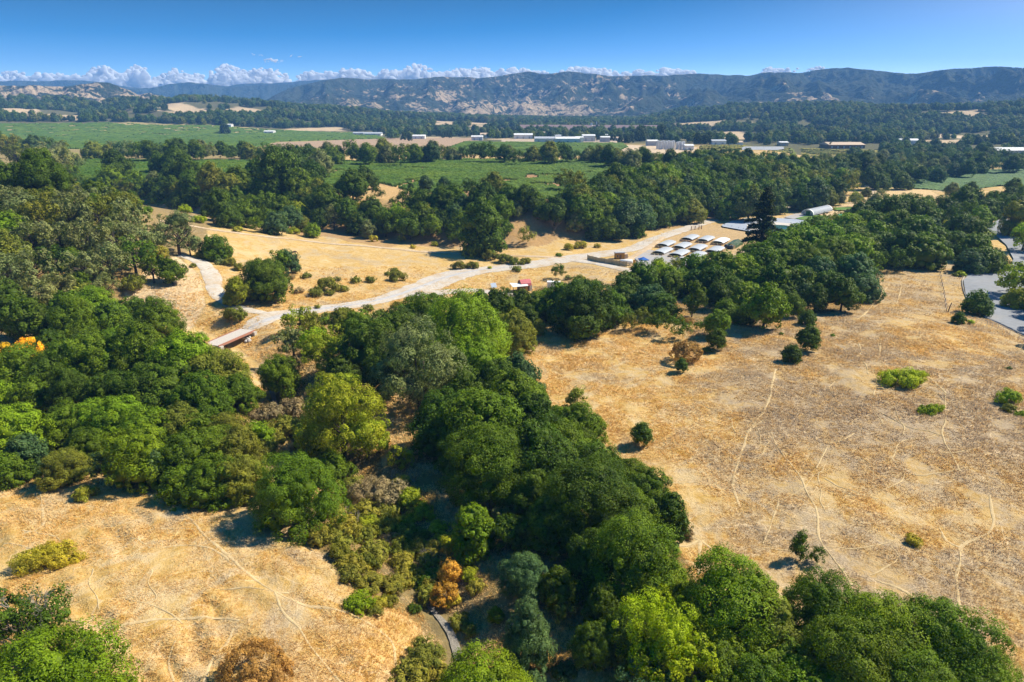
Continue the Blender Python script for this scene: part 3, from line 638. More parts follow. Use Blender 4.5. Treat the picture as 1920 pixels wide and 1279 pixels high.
# stands: landmark phrase -> "px,py,width px,kind,tint" of each crown's middle
ST = {
 'at the near end of the left dry meadow': '95,1300,285,D,br;30,1180,185,G,dk;480,1262,150,R,ru;92,1042,116,B,go;20,1180,120,K,gg',
 'at the foot of the creek thicket': '905,1322,215,D,br;790,1232,95,S,bb;770,1262,80,S,bb;812,1262,80,S,bb;1060,1262,60,S,bl;1225,1290,140,G,bl;930,1150,30,C,br;990,1200,108,C,bl;862,1162,46,S,bb;882,1180,36,S,ol',
 'on the knoll edge in the near right': '1375,1140,225,D,br;1290,1165,95,D,md;1440,1192,125,O,ol;1545,1158,205,D,md;1650,1200,215,D,br;1765,1230,200,D,md;1590,1262,220,D,md;1850,1285,170,D,br;1460,1262,150,D,md;1700,1300,190,D,md;1510,1310,160,D,br',
 'in the dense near trees by the creek bend': '1240,1190,170,Y,lm;1170,1205,100,O,dk;1340,1262,150,D,md;1265,1265,150,Y,lm;1410,1300,140,D,md;1185,1062,200,D,md;1235,1100,130,D,br;1130,1150,90,O,dk;1258,972,70,P,dk;1175,970,110,O,md;1050,1110,80,O,dk;1110,1215,90,O,dk',
 'in the dark middle of the creek trees': '1115,945,190,O,dk;1215,930,100,D,md;1040,985,120,O,dk;890,995,84,P,br;942,975,50,Y,gg;985,1085,92,O,bl;1070,1102,54,D,lm;1045,1095,50,D,yg;1085,1052,40,O,lm;1050,1140,60,Y,ol;1110,1050,110,O,dk;1000,940,100,O,dk;960,1000,70,O,dk;1150,1010,90,P,dk',
 'in the creek trees below the grey poplar': '920,880,170,O,md;1010,875,150,O,dk;905,805,150,O,md;835,800,130,D,dk;960,765,140,O,md;1000,805,120,O,dk;1078,800,110,D,md;1050,845,120,O,md;1110,880,120,D,md;930,735,105,O,dk;1180,900,90,O,md;860,850,100,O,dk;970,710,80,O,bl;875,745,100,O,dk',
 'on the meadow side of the creek trees': '1082,752,56,T,ol;1116,792,38,T,ol;1042,778,50,D,md;1203,822,40,D,dk;1000,745,50,O,bl;1010,612,28,T,ol',
 'in the creek trees by the truck meadow': '785,700,170,Y,gg;888,692,124,D,br;865,632,180,D,br;690,655,125,D,dk;745,635,125,D,dk;800,600,120,D,md;962,628,90,D,ol;725,700,90,O,dk;760,600,70,D,br;640,700,60,O,dk;920,612,60,D,md;670,610,70,D,md',
 'in the pale creek thicket by the bridge road': '640,800,165,Y,yg;690,822,90,Y,yg;600,815,110,Y,yg;640,745,100,Y,yg;610,665,90,Y,yg;585,640,60,Y,lm;548,640,70,Y,gg;620,632,56,Y,yg;525,705,88,O,md;560,600,60,Y,yg;590,610,50,Y,ol;630,720,50,S,mv;655,700,40,S,mv;640,610,46,Y,ol;555,680,50,S,mv',
 'in the scrub beside the yellow-green tree': '500,775,66,S,mv;545,765,70,S,mv;530,800,70,S,bb;510,820,60,S,bb;560,800,60,S,mv;580,830,50,S,ol;490,840,60,S,ol;540,845,60,S,mv;600,860,60,O,md;625,880,70,O,md;750,860,50,Y,yg;775,888,46,K,gg;740,890,40,K,mv',
 'in the pinkish scrub below the big yellow tree': '555,925,165,D,md;700,925,90,S,mv;660,915,80,S,bb;740,925,80,S,mv;775,930,64,S,yg;795,960,50,S,yg;690,960,70,S,bb;640,990,74,S,bb;600,1000,66,S,bb;680,1000,60,S,ol;720,985,60,S,ol;730,955,64,S,bb;625,945,50,S,ol;665,968,46,K,mv',
 'among the bramble mounds by the left meadow edge': '745,1020,64,S,ol;700,1035,70,S,bb;750,1055,64,S,bb;660,1060,60,S,bb;690,1090,60,S,bb;672,1128,62,S,br;640,1035,60,S,ol;730,1095,56,S,bb;775,1025,50,S,ol;725,1125,40,S,ol;700,1145,36,S,bb;780,1080,46,S,ol',
 'around the bare bush by the gravel creek': '802,1042,56,K,gg;842,1035,36,T,or;846,1070,44,Y,or;832,1112,52,Y,or;800,1088,44,S,dk;872,1050,40,S,yg;884,1075,44,S,yg;850,1125,34,S,go;895,1100,40,S,bb;775,1140,30,S,dk;870,1020,30,S,go',
 'in the upper rank of the left grove': '35,700,110,D,md;85,715,90,D,dk;110,690,105,D,md;165,680,115,D,md;215,672,115,D,md;262,668,125,D,md;305,725,125,D,dk;345,690,135,D,br;400,700,125,D,ol;440,735,90,D,md;245,735,110,D,dk;375,755,120,D,md;130,735,90,O,dk;60,745,80,D,md;190,745,90,D,dk',
 'in the lower rank of the left grove': '15,815,140,D,br;52,850,74,P,bl;125,795,95,D,md;165,790,90,D,br;220,795,120,D,br;275,812,115,D,br;335,805,100,D,ol;260,862,125,D,br;202,880,78,G,bl;120,875,90,D,ol;165,840,90,D,md;300,880,56,T,bl;345,862,115,D,md;395,850,110,D,md;445,852,105,D,ol',
 'along the meadow side of the left grove': '400,900,110,D,md;455,900,100,D,ol;340,905,80,D,md;425,810,90,D,ol;375,815,85,D,md;160,925,44,S,go;385,940,34,S,lm;410,938,38,S,lm;438,936,44,S,lm;352,948,16,S,lm;325,955,14,S,lm;480,815,60,D,br;20,880,70,D,md;5,740,70,D,br',
 'on the left hillside above the yellow shrub': '60,655,54,Y,ye;12,668,36,Y,ye;92,642,56,O,dk;150,638,56,G,bl;195,640,34,S,yg;225,632,26,S,yg;20,600,80,O,dk;60,610,80,O,dk;130,585,80,O,md;175,575,92,D,br;140,612,90,O,md;212,602,70,O,md;250,588,62,D,dk;292,598,92,D,md;330,630,40,S,br',
 'low on the open left hillside': '15,555,70,O,dk;78,555,74,G,gg;48,580,60,G,dk;110,535,70,G,gg;20,515,80,G,gg;60,500,80,G,gg;155,505,84,G,gg;205,490,80,G,gg;250,480,84,G,md;320,508,52,O,md;200,540,60,G,gg;250,530,50,S,ol;105,495,80,G,dk;285,505,60,G,md;150,550,60,S,bb',
 'higher on the open left hillside': '18,435,70,O,br;10,475,80,O,ol;60,450,84,G,gg;110,450,84,G,gg;165,455,84,G,gg;215,445,84,G,gg;265,450,70,G,gg;235,415,80,G,gg;330,438,94,G,gg;355,460,50,G,gg;30,405,70,G,gg;85,410,80,G,ol;135,415,80,G,gg;185,405,80,G,ol;290,475,50,S,bb',
 'along the crest of the left hillside': '40,385,70,G,gg;90,380,66,G,ol;140,378,64,G,gg;185,372,60,G,gg;15,375,60,G,gg;225,385,60,G,ol;250,378,36,S,br;272,392,32,S,br;345,392,28,S,lm;372,410,30,S,lm;392,394,24,S,br;298,372,30,S,lm;230,360,40,S,br;262,360,30,S,bb;410,385,20,S,bb',
 'in the left clump beside the hill track': '75,330,96,O,dk;40,315,64,G,gg;15,320,60,O,dk;110,310,64,G,gg;30,290,56,G,ol;75,292,56,G,gg;12,272,50,G,ol;115,345,50,O,dk;135,330,36,O,md;45,345,50,O,dk;130,305,50,G,gg;8,345,50,O,md',
 'at the left end of the bank trees': '218,312,56,O,dk;206,332,44,O,br;172,345,44,O,md;250,345,44,O,br;288,338,30,G,gg;322,330,46,O,dk;312,352,42,O,dk;326,300,50,O,dk;300,305,40,O,dk;360,350,52,O,md;350,322,56,O,dk;375,330,44,O,md;140,350,30,S,yg;145,362,24,S,br;230,365,30,O,dk',
 'on the bank left of the sandy gully': '400,345,60,O,ol;430,365,64,O,ol;410,388,56,O,dk;445,342,60,O,md;448,385,50,O,md;480,330,44,O,dk;520,330,84,O,dk;500,352,60,O,md;545,302,60,O,dk;512,305,40,O,dk;575,300,44,O,dk;602,315,46,G,gg;585,328,50,O,dk;560,345,56,O,md;425,405,44,O,dk',
 'low on the bank above the dirt track': '500,385,46,O,md;530,398,56,O,md;478,388,46,O,br;460,402,48,O,md;515,418,44,O,bl;545,415,40,O,bl;478,422,28,O,br;548,432,26,S,yg;585,430,28,P,br;560,398,40,O,yg;446,430,22,S,go;575,375,40,O,ol;490,412,40,O,md;445,405,40,O,md;565,420,30,O,ol',
 'in the bank trees round the sandy slope': '615,385,60,O,dk;625,410,50,G,gg;660,352,56,O,dk;685,335,44,G,dk;708,362,24,P,dk;650,405,54,O,md;700,400,56,O,dk;672,418,44,O,dk;722,418,54,O,md;690,435,30,G,gg;640,365,40,O,md;770,353,12,D,dk;748,410,50,O,br;768,425,50,O,md;600,400,44,O,dk',
 'in the middle of the bank trees': '790,412,46,O,md;810,428,36,O,br;792,372,36,O,dk;765,375,44,O,dk;740,385,26,O,dk;798,350,28,G,bl;833,350,26,O,bl;828,378,44,O,dk;850,362,40,O,dk;852,398,34,O,bl;868,385,30,O,bl;880,355,36,O,dk;905,378,56,O,dk;925,355,44,Y,ol;935,375,24,Y,yg',
 'at the front of the bank trees': '905,432,84,P,md;870,420,44,P,md;940,395,44,P,md;950,430,24,O,md;986,437,32,T,ol;955,370,50,O,dk;985,375,50,O,dk;946,462,14,S,dk;700,448,22,S,go;752,447,20,S,go;815,457,16,S,yg;775,462,14,S,go;855,440,40,O,dk;920,408,36,O,md;965,392,30,G,gg',
 'on the bank right of the sandy hollow': '1040,395,58,O,dk;1085,350,50,G,ol;1072,372,50,O,dk;1100,375,50,O,md;1078,418,34,G,gg;1100,412,34,O,md;1130,400,46,O,md;1145,428,44,O,md;1115,435,30,O,dk;1068,462,26,S,go;1088,458,30,S,go;1120,460,16,S,go;1048,478,14,S,br;1040,415,40,K,mv;1165,405,50,O,dk',
 'at the foot of the wooded bank by the road': '1190,425,40,O,dk;1205,405,46,O,dk;1235,405,46,O,dk;1165,440,26,O,dk;1225,385,44,O,dk;1265,395,44,O,dk;1290,398,36,O,bl;1320,392,36,O,dk;1350,390,30,O,ol;1375,380,34,O,ol;1395,390,30,O,ol;1425,385,34,O,dk;1455,385,34,O,dk;1485,380,32,O,dk;1515,372,30,O,dk',
 'in the dry field inside the road loop': '495,528,96,D,md;520,502,50,D,md;538,497,42,O,bl;555,504,18,O,bl;405,468,54,D,md;378,476,36,S,bb;430,490,30,S,ol;448,500,26,S,ol;418,480,34,S,ol;445,552,46,Y,yg;430,562,24,Y,yg;440,588,48,S,ol;362,498,16,S,ol;415,490,24,S,gg',
 'scattered on the horse field': '575,517,22,S,ol;612,535,50,S,ol;640,540,26,S,ol;668,524,24,S,ol;695,524,22,S,ol;745,518,38,S,ol;590,548,30,S,ol;632,522,18,S,gg;738,508,20,S,ol;860,497,30,S,ol;885,497,28,S,ol;728,512,16,S,ol;560,545,22,S,mv;548,520,18,S,mv;618,548,22,S,ol',
 'beside the track junction': '920,480,32,S,ol;945,484,34,S,ol;965,488,30,S,ol;985,489,26,S,ol;905,476,26,S,ol;968,504,22,S,ol;1047,510,28,O,md;1065,520,18,S,gg;1085,522,28,S,ol;1118,530,24,S,ol;918,502,12,S,yg;1235,498,30,O,lm;1215,505,20,S,yg;1340,516,16,S,ol;1300,498,20,O,md',
 'beside the lower road verge': '650,582,26,S,ol;690,577,24,S,ol;612,592,26,S,ol;595,575,16,S,ol;745,572,26,S,ol;660,605,24,S,mv;640,592,22,S,mv;575,604,22,S,mv;605,602,30,S,br;716,585,22,S,ol;865,572,34,Y,yg;838,572,24,S,yg;1005,570,24,S,yg;930,600,30,S,yg',
 'in the trees behind the white truck': '930,585,76,O,dk;910,600,50,O,dk;975,578,60,O,dk;990,600,40,O,dk;960,600,44,Y,yg;1010,580,50,O,md;980,560,34,Y,gg;1000,600,30,S,mv;945,555,30,O,dk;900,570,40,O,md',
 'in the big grove by the white container': '1095,578,130,D,dk;1050,572,80,D,md;1140,580,76,D,md;1090,545,60,D,md;1175,540,70,D,md;1205,530,80,D,md;1170,560,60,D,dk;1220,560,70,D,bl;1245,575,60,D,dk;1255,535,60,D,md;1240,515,50,Y,lm;1275,520,50,D,md;1230,540,30,Y,lm;1020,565,60,D,md;1206,588,38,C,ol',
 'along the front of the middle grove': '1237,595,46,T,md;1271,608,44,T,md;1180,600,34,T,ol;1290,600,26,S,ru;1310,612,20,O,md;1300,560,54,T,md;1344,560,46,O,dk;1345,608,54,O,br;1344,641,36,O,md;1288,661,62,R,ru;1278,684,24,T,dk;1325,655,24,S,dk;1310,530,70,D,dk;1340,535,70,D,dk;1360,580,40,O,md;1370,545,60,D,dk',
 'on the near edge of the middle grove': '1435,580,80,O,br;1400,560,64,D,br;1395,590,40,O,dk;1490,572,36,T,md;1530,560,54,O,dk;1580,556,62,O,dk;1620,540,62,D,bl;1470,560,50,O,dk;1515,590,30,T,dk;1555,535,64,D,dk;1600,515,74,D,bl;1640,500,40,D,md;1455,530,80,D,md;1500,530,76,D,dk;1420,530,70,D,md',
 'in the middle grove beyond the front rank': '1310,500,70,D,md;1350,505,76,D,md;1385,510,80,D,br;1430,500,80,D,md;1475,495,80,D,md;1520,500,90,D,md;1560,490,90,D,md;1600,480,80,D,br;1630,470,64,D,md;1470,465,80,D,br;1510,460,84,D,br;1550,450,80,D,br;1595,445,70,D,md;1640,440,60,D,br;1535,515,70,D,bl',
 'on the crown of the middle grove': '1500,440,60,D,br;1530,430,60,D,md;1560,422,54,G,ol;1590,425,60,D,br;1620,418,60,D,md;1650,425,60,D,md;1505,480,60,D,md;1270,505,40,Y,ol;1450,480,70,D,md;1415,475,60,D,md;1615,500,60,D,dk;1580,470,70,D,md',
 'in the tree belt beside the fenced strip': '1690,465,84,D,dk;1735,470,84,D,md;1655,465,70,D,dk;1720,435,80,D,md;1680,430,70,D,md;1755,450,50,D,dk;1762,500,20,S,dk;1725,497,16,S,ol;1775,425,40,S,go;1685,495,40,D,dk;1640,395,60,D,dk;1675,400,66,D,md;1715,400,66,D,md;1750,410,50,D,md;1610,402,46,G,dk',
 'in the far part of the belt by the car park': '1800,435,60,D,dk;1830,440,54,D,md;1825,465,64,D,md;1845,485,64,D,md;1868,487,42,O,dk;1820,490,56,D,bl;1795,450,50,D,dk;1790,410,44,O,dk;1815,405,44,D,md;1840,410,40,D,br;1775,395,44,O,dk;1855,390,50,D,md;1880,392,44,D,dk;1905,385,50,D,dk;1805,385,44,D,md',
 'beyond the belt toward the orchard field': '1640,375,44,G,gg;1670,372,46,O,dk;1700,370,46,D,md;1735,375,46,D,md;1765,372,40,G,gg;1800,365,40,G,gg;1830,362,40,D,dk;1860,368,44,D,md;1890,365,44,D,dk;1915,360,40,D,md;1610,385,30,G,gg;1590,395,28,G,gg;1785,350,36,G,gg;1820,348,36,G,dk;1900,345,40,D,md',
 'at the edge of the car park': '1975,522,70,O,md;1980,565,70,O,md;1995,620,80,O,md;1955,440,34,O,md;1950,456,34,O,dk;1950,470,36,O,md;1955,486,36,O,md;1922,447,56,Y,lm;1912,410,60,P,ol;1908,520,76,Y,yg;1905,560,40,Y,yg;1836,565,48,P,dk;1800,590,22,C,dk;1820,604,16,S,lm;1802,513,22,S,lm;1792,514,14,S,ol;1990,545,90,Y,yg;1985,590,80,Y,yg;1960,480,60,O,md;1985,440,60,O,md;1965,410,50,O,md',
 'alone on the right meadow': '1485,662,34,O,dk;1517,640,43,O,dk;1690,708,94,B,lm;1746,767,54,B,lm;1888,742,52,S,lm;1918,775,34,B,lm;1895,765,30,S,ol;1505,1022,54,T,dk;1534,1038,34,T,dk;1712,1010,36,S,go;1562,628,10,S,br;1892,690,12,S,dk;1720,700,40,B,lm;1290,1000,30,S,mv;1465,625,10,S,br',
 'on the wooded hill above the road': '1060,340,40,O,ol;1120,360,50,O,dk;1150,375,46,O,md;1180,365,46,O,dk;1195,385,40,O,dk',
}
def rnd_in_poly(P, n, rng, mind):
    P = np.array(P, float); out = []; tries = 0
    while len(out) < n and tries < n * 60:
        tries += 1; p = rng.uniform(P.min(0), P.max(0))
        if not inpoly(np.array([p[0]]), np.array([p[1]]), P)[0]: continue
        md = mind * (p[1] - 230) / 130
        if all(abs(p[0] - q[0]) > md or abs(p[1] - q[1]) > md * .45 for q in out): out.append(p)
    return out
EXTRA = []   # (px, py, w, kind, tint, stand)
rngE = np.random.default_rng(77)
def fill(stand, P, n, mind, wf, kinds, tints):
    for p in sorted(rnd_in_poly(P, n, rngE, mind), key=lambda q: q[0]):
        w_ = wf * (p[1] - 222) / 130 * rngE.uniform(.8, 1.2); EXTRA.append((p[0], p[1], w_, rngE.choice(list(kinds)), rngE.choice(tints), stand))
fill('in the great wood beyond the tunnels', [(1085, 400), (1060, 375), (1150, 345), (1230, 318), (1330, 292), (1450, 298), (1540, 312), (1600, 345), (1540, 372), (1420, 388), (1330, 395), (1250, 400), (1180, 410)], 190, 17, 42, 'OOOD', ['dk', 'md', 'md', 'dk', 'ol', 'br', 'bl', 'md'])
HX = [(0, 268), (90, 278), (180, 282), (300, 284), (420, 286), (560, 287), (700, 286), (850, 286), (1000, 290), (1100, 292), (1250, 296), (1320, 297)]
for k in range(88):
    x = k * 15.2 + rngE.uniform(-6, 6); y = np.interp(x, [a for a, b in HX], [b for a, b in HX]) + rngE.uniform(-3, 4)
    if 128 < x < 165: continue
    EXTRA.append((x, y, rngE.uniform(24, 44), rngE.choice(list('OODGP')), rngE.choice(['dk', 'dk', 'md', 'gg', 'ol', 'bl', 'md']), 'in the long hedgerow between the vineyards'))
fill('in the dark wood left of the crop field', [(1500, 300), (1640, 285), (1800, 290), (1850, 320), (1740, 330), (1690, 345), (1600, 340), (1540, 320)], 90, 16, 34, 'OOG', ['dk', 'dk', 'bl', 'dk', 'md', 'gg'])
fill('in the wood right of the yellow vineyard', [(1640, 268), (1720, 264), (1840, 275), (1920, 300), (1920, 312), (1820, 312), (1760, 300), (1650, 290)], 70, 14, 40, 'OOG', ['dk', 'md', 'dk', 'bl'])
fill('round the garden plots', [(1560, 378), (1625, 362), (1660, 368), (1640, 380), (1600, 385)], 9, 15, 18, 'OG', ['gg', 'ol', 'yg'])
def fill2(stand, P, n, mind, w0, kinds, tints):
    for p in sorted(rnd_in_poly(P, n, rngE, mind), key=lambda q: q[0]): EXTRA.append((p[0], p[1], rngE.uniform(.75, 1.1) * w0, rngE.choice(list(kinds)), rngE.choice(tints), stand))
fill2('in the undergrowth of the left bank', [(150, 352), (330, 345), (400, 355), (520, 350), (600, 350), (640, 370), (600, 395), (610, 425), (560, 432), (430, 405), (300, 372), (150, 362)], 75, 14, 31, 'OOD', ['dk', 'md', 'dk', 'ol'])
fill2('in the undergrowth of the main bank', [(640, 385), (740, 400), (800, 372), (900, 372), (1050, 385), (1180, 370), (1210, 400), (1100, 430), (1060, 400), (980, 392), (880, 440), (720, 435), (630, 420)], 85, 13, 31, 'OOD', ['dk', 'md', 'dk', 'ol'])
fill2('in the gaps of the left hillside', [(-10, 370), (180, 370), (235, 400), (240, 450), (200, 500), (150, 550), (100, 610), (-10, 620)], 65, 16, 33, 'GGO', ['gg', 'ol', 'gg', 'md'])
fill2('behind the left clump', [(-10, 300), (90, 300), (150, 335), (120, 360), (-10, 360)], 20, 14, 31, 'OG', ['dk', 'gg', 'ol'])
fill2('in the gaps of the middle grove', [(1060, 560), (1220, 515), (1400, 495), (1560, 430), (1770, 425), (1760, 490), (1640, 500), (1560, 550), (1400, 580), (1200, 590), (1060, 600)], 90, 16, 33, 'OOD', ['dk', 'md', 'dk', 'bl'])
fill2('in the gaps of the far belt', [(1610, 392), (1700, 382), (1920, 372), (1920, 392), (1850, 398), (1815, 480), (1780, 480), (1780, 420), (1640, 410)], 60, 13, 26, 'OOD', ['dk', 'md', 'dk', 'gg'])
fill2('in the bramble scrub along the creek', [(600, 880), (720, 870), (800, 950), (850, 1010), (800, 1130), (700, 1150), (640, 1050), (600, 960)], 34, 4, 52, 'S', ['bb', 'ol', 'mv', 'yg', 'bb', 'go'])
ORD = ['', 'second', 'third', 'fourth', 'fifth', 'sixth', 'seventh', 'eighth', 'ninth', 'tenth', 'eleventh', 'twelfth']
def size_word(w_): return 'large' if w_ > 110 else 'small' if w_ < 32 else ''
def build_trees():
    global LABS
    T = []
    for stand, s in ST.items():
        for it in s.split(';'):
            a = it.split(','); T.append([float(a[0]), float(a[1]), float(a[2]), a[3], a[4], stand])
    T += [list(e) for e in EXTRA]
    for t in T:
        pass
        if t[5].startswith('beyond the belt'): t[2] *= .72; t[1] += 12
        if 'hedgerow' in t[5]: t[2] *= .88; t[1] += 2
    A = np.array([[t[0], t[1], t[2]] for t in T]); hr = np.array([HR[t[3]] for t in T]); zo = np.zeros(len(T)); 
    for _ in range(4):
        x, y, z, tt = at_many(A[:, 0], A[:, 1], zo); wm = A[:, 2] * tt / FPX; zo = .48 * hr * wm
    rank = np.argsort(-A[:, 2]); istree = np.array([KW[t[3]][2] == 'tree' for t in T]); keep = np.ones(len(T), bool); cnt = 0
    for i in rank:
        if istree[i]:
            cnt += 1
            if cnt > 318: keep[i] = False
    far = []; rng = random.Random(4); lab = {}
    for i, t in enumerate(T):
        if not keep[i]: far.append((x[i], y[i], z[i], wm[i], t[4], t[3])); continue
        lab.setdefault((size_word(t[2]), t[4], t[3], t[5]), []).append(i)
    label = {}
    for (sw, ti, k, st), ids in lab.items():
        ids = sorted(ids, key=lambda i: T[i][0])
        base = ' '.join(q for q in (sw, TW[ti], KW[k][1], st) if q)
        if len(ids) == 1: label[ids[0]] = base
        else:
            for j, i in enumerate(ids):
                o = 'leftmost' if j == 0 else 'rightmost' if j == len(ids) - 1 else ORD[j] + ' from the left' if j < 12 else None
                if o is None: o = ORD[len(ids) - 1 - j] + ' from the right' if len(ids) - 1 - j < 12 else 'middle'
                label[i] = base + ', ' + o
                if len(label[i].split()) > 16: label[i] = label[i].replace(' from the ', ' from ')
                while len(label[i].split()) > 16 and ' the ' in label[i]: label[i] = label[i].replace(' the ', ' ', 1)
    LABS = list(label.values())
    for i in label:
        px, py, wpx, kind, ti, st = T[i]; nm, kw, cat = KW[kind]
        lod = 3 if wpx >= 165 and kind in 'DOY' else 2 if wpx >= 88 else 1 if wpx >= 26 else 0
        rr = rng.uniform(0, 6.28)
        root = thing(nm, label[i], cat, (x[i], y[i], z[i] - .1), rr, ('trees ' if cat == 'tree' else 'shrubs ') + st)
        s = wm[i]; root.scale = (s * rng.uniform(.93, 1.07), s * rng.uniform(.93, 1.07), s * rng.uniform(.9, 1.1))
        c0 = np.array(TINT[ti]); f = rng.uniform(.85, 1.18); g = rng.uniform(-.06, .08)
        col = (min(1, c0[0] * f * (1 + g * 2)), min(1, c0[1] * f * (1 + g * .5)), c0[2] * f, 1)
        if kind == 'K':
            link('twigs', BARE[i % 2], root); continue
        if kind == 'B': root.scale = (s * 1.05, s * .62, s)
        if kind == 'B': root.rotation_euler.z = rng.uniform(-.3, .3)
        nv = {'D': 4, 'O': 4, 'G': 3, 'P': 2, 'Y': 3, 'S': 4, 'C': 2, 'T': 2, 'B': 2, 'R': 2}[kind]
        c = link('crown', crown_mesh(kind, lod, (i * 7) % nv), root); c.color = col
        if cat == 'tree': link('trunk', trunk_mesh(kind, i), root)
        if st.startswith('at the near end') and kind == 'G': link('bare_twigs', BARE[0], root, (0, 0, .25), None, (1.1, 1.1, 1.1))
    # the tall fir
    V, fs, lv, wood = fir_np(3); xx, yy, zz, t_ = at_many([1424], [486]); s = 100 * t_[0] / FPX
    r = thing('fir_tree', 'tall dark layered fir towering beside the irrigation pond', 'tree', (xx[0], yy[0], zz[0] - .1), 1.0); r.scale = (s, s, s * .98)
    me = mesh_np('crown', V, fs, M_LEAF, False, {'lv': lv}); c = link('crown', me, r); c.color = (.034, .058, .018, 1); link('trunk', mb_mesh(wood, 'trunk', M_BARK), r)
    return far
BARE = [bare_mesh(3), bare_mesh(8)]
FAR = build_trees()

# every further tree of the valley as one mass
def stuff_trees():
    rng = np.random.default_rng(12); P = []
    for x, y, z, w_, ti, k in FAR: P.append((x, y, z, w_ * 1.12, *TINT[ti], 0))
    NM = len(P)
    # woods of the valley floor and low hills
    n = 90000; R = np.sqrt(rng.uniform(880 ** 2, 3300 ** 2, n)); A = rng.uniform(-.78, .78, n); X = R * np.sin(A); Y = R * np.cos(A); Z = Hh(X, Y, False)
    px, py = project(X, Y, Z)
    clr = fbm(X / 160, Y / 160, 4, 77); ok = clr < .595
    low = fbm(X / 90, Y / 90, 3, 78)
    ok &= (low > .41)
    fields = [[(-900, 226), (250, 229), (700, 248), (722, 262), (880, 257), (930, 262), (1300, 268), (1310, 272), (1660, 276), (1660, 330), (1300, 300), (-900, 300)], [(1700, 250), (1862, 252), (1860, 262), (1710, 260)], [(1620, 300), (2400, 300), (2400, 360), (1620, 380)]]
    for f in fields: ok &= ~inpoly(px, py, wpx(f))
    town = inpoly(px, py, wpx([(860, 243), (1180, 246), (1240, 262), (1230, 275), (930, 268), (860, 262)])); ok &= ~(town & (rng.random(n) < .62))
    hill = sstep(1500, 1900, R); ok &= rng.random(n) < (.33 + .35 * hill)
    ok &= (px > -500) & (px < 2500) & (R > 900)
    X, Y, Z, R = X[ok], Y[ok], Z[ok], R[ok]; n = len(X); w_ = rng.uniform(9, 18, n) * (1 + .35 * sstep(1600, 3000, R))
    T = np.array([TINT['dk'], TINT['md'], TINT['vd'], TINT['bl'], TINT['ol'], TINT['gg']]); k = rng.choice(6, n, p=[.34, .2, .16, .12, .09, .09]); C3 = T[k]
    # redwoods and other conifers by the winery and town
    spec = []
    for cx, cy, nn, sp, hh in ((1202, 258, 14, 9, 30), (1240, 256, 9, 5, 34), (755, 256, 1, 3, 20), (768, 258, 1, 2, 16), (775, 250, 3, 8, 22), (830, 250, 10, 40, 16), (1120, 256, 4, 12, 16), (1150, 258, 3, 8, 16), (420, 245, 5, 8, 30), (1495, 262, 2, 5, 22), (1605, 268, 3, 8, 22), (1175, 262, 5, 10, 18), (1560, 272, 5, 30, 14), (905, 252, 8, 60, 14)):
        for q in range(nn):
            ax, ay, az_, at_ = at_many([cx + rng.normal() * sp * .6], [cy + 6 + rng.normal() * 1]); spec.append((ax[0], ay[0], az_[0], hh * .5 * rng.uniform(.8, 1.1), *TINT['vd'], 3))
    rows = [(p[0], p[1], p[2], p[3], p[4], p[5], p[6], rng.integers(0, 3)) for p in P] + spec
    V = np.array([r[:3] for r in rows] + []); V = np.vstack([V, np.stack([X, Y, Z], 1)])
    sc_ = np.concatenate([[r[3] for r in rows], w_]); C3 = np.vstack([[r[4:7] for r in rows], C3]); vi = np.concatenate([[r[7] for r in rows], rng.integers(4, 7, n)])
    f = rng.uniform(.8, 1.25, len(V)); tint = np.ones((len(V), 4)); tint[:, :3] = C3 * f[:, None]; print('stuff trees', len(V), 'mid', NM)
    me = mesh_np('pts', V, [np.zeros((0, 3), int)] if False else [], M_LEAFI) if False else bpy.data.meshes.new('distant_trees')
    me.vertices.add(len(V)); me.vertices.foreach_set('co', V.astype(np.float32).ravel()); me.materials.append(M_LEAFI)
    for nme, typ, arr in (('sc', 'FLOAT', sc_), ('rt', 'FLOAT', rng.uniform(0, 6.28, len(V))), ('vi', 'INT', vi)):
        a = me.attributes.new(nme, typ, 'POINT'); a.data.foreach_set('value', np.asarray(arr, np.int32 if typ == 'INT' else np.float32))
    a = me.attributes.new('tint', 'FLOAT_COLOR', 'POINT'); a.data.foreach_set('color', tint.astype(np.float32).ravel())
    o = link('distant_trees', me); tag(o, 'distant woods and scattered trees across the valley floor', kind='stuff')
    src = bpy.data.collections.new('far_crowns')
    for j, (k, lod) in enumerate((('O', 1), ('D', 1), ('G', 1), ('C', 0), ('O', 0), ('D', 0), ('O', 0))):
        Vv, fs, lv = crown_np(k, 900 + j, lod); b = trunk_mb(k, j)
        mm = mesh_np('far_crown', Vv, fs, M_LEAFI, False, {'lv': lv}); so_ = bpy.data.objects.new('v%02d_crown' % j, mm); src.objects.link(so_)
    g = bpy.data.node_groups.new('scatter', 'GeometryNodeTree'); g.interface.new_socket('Geometry', in_out='INPUT', socket_type='NodeSocketGeometry'); g.interface.new_socket('Geometry', in_out='OUTPUT', socket_type='NodeSocketGeometry')
    gi = g.nodes.new('NodeGroupInput'); go = g.nodes.new('NodeGroupOutput'); ip = g.nodes.new('GeometryNodeInstanceOnPoints'); ci = g.nodes.new('GeometryNodeCollectionInfo')
    ci.inputs[0].default_value = src; ci.inputs['Separate Children'].default_value = True; ci.inputs['Reset Children'].default_value = True; ip.inputs['Pick Instance'].default_value = True
    def na(nm, t):
        q = g.nodes.new('GeometryNodeInputNamedAttribute'); q.data_type = t; q.inputs[0].default_value = nm; return q.outputs[0]
    cx = g.nodes.new('ShaderNodeCombineXYZ'); g.links.new(na('rt', 'FLOAT'), cx.inputs[2]); cs = g.nodes.new('ShaderNodeCombineXYZ'); s_ = na('sc', 'FLOAT')
    for q in range(3): g.links.new(s_, cs.inputs[q])
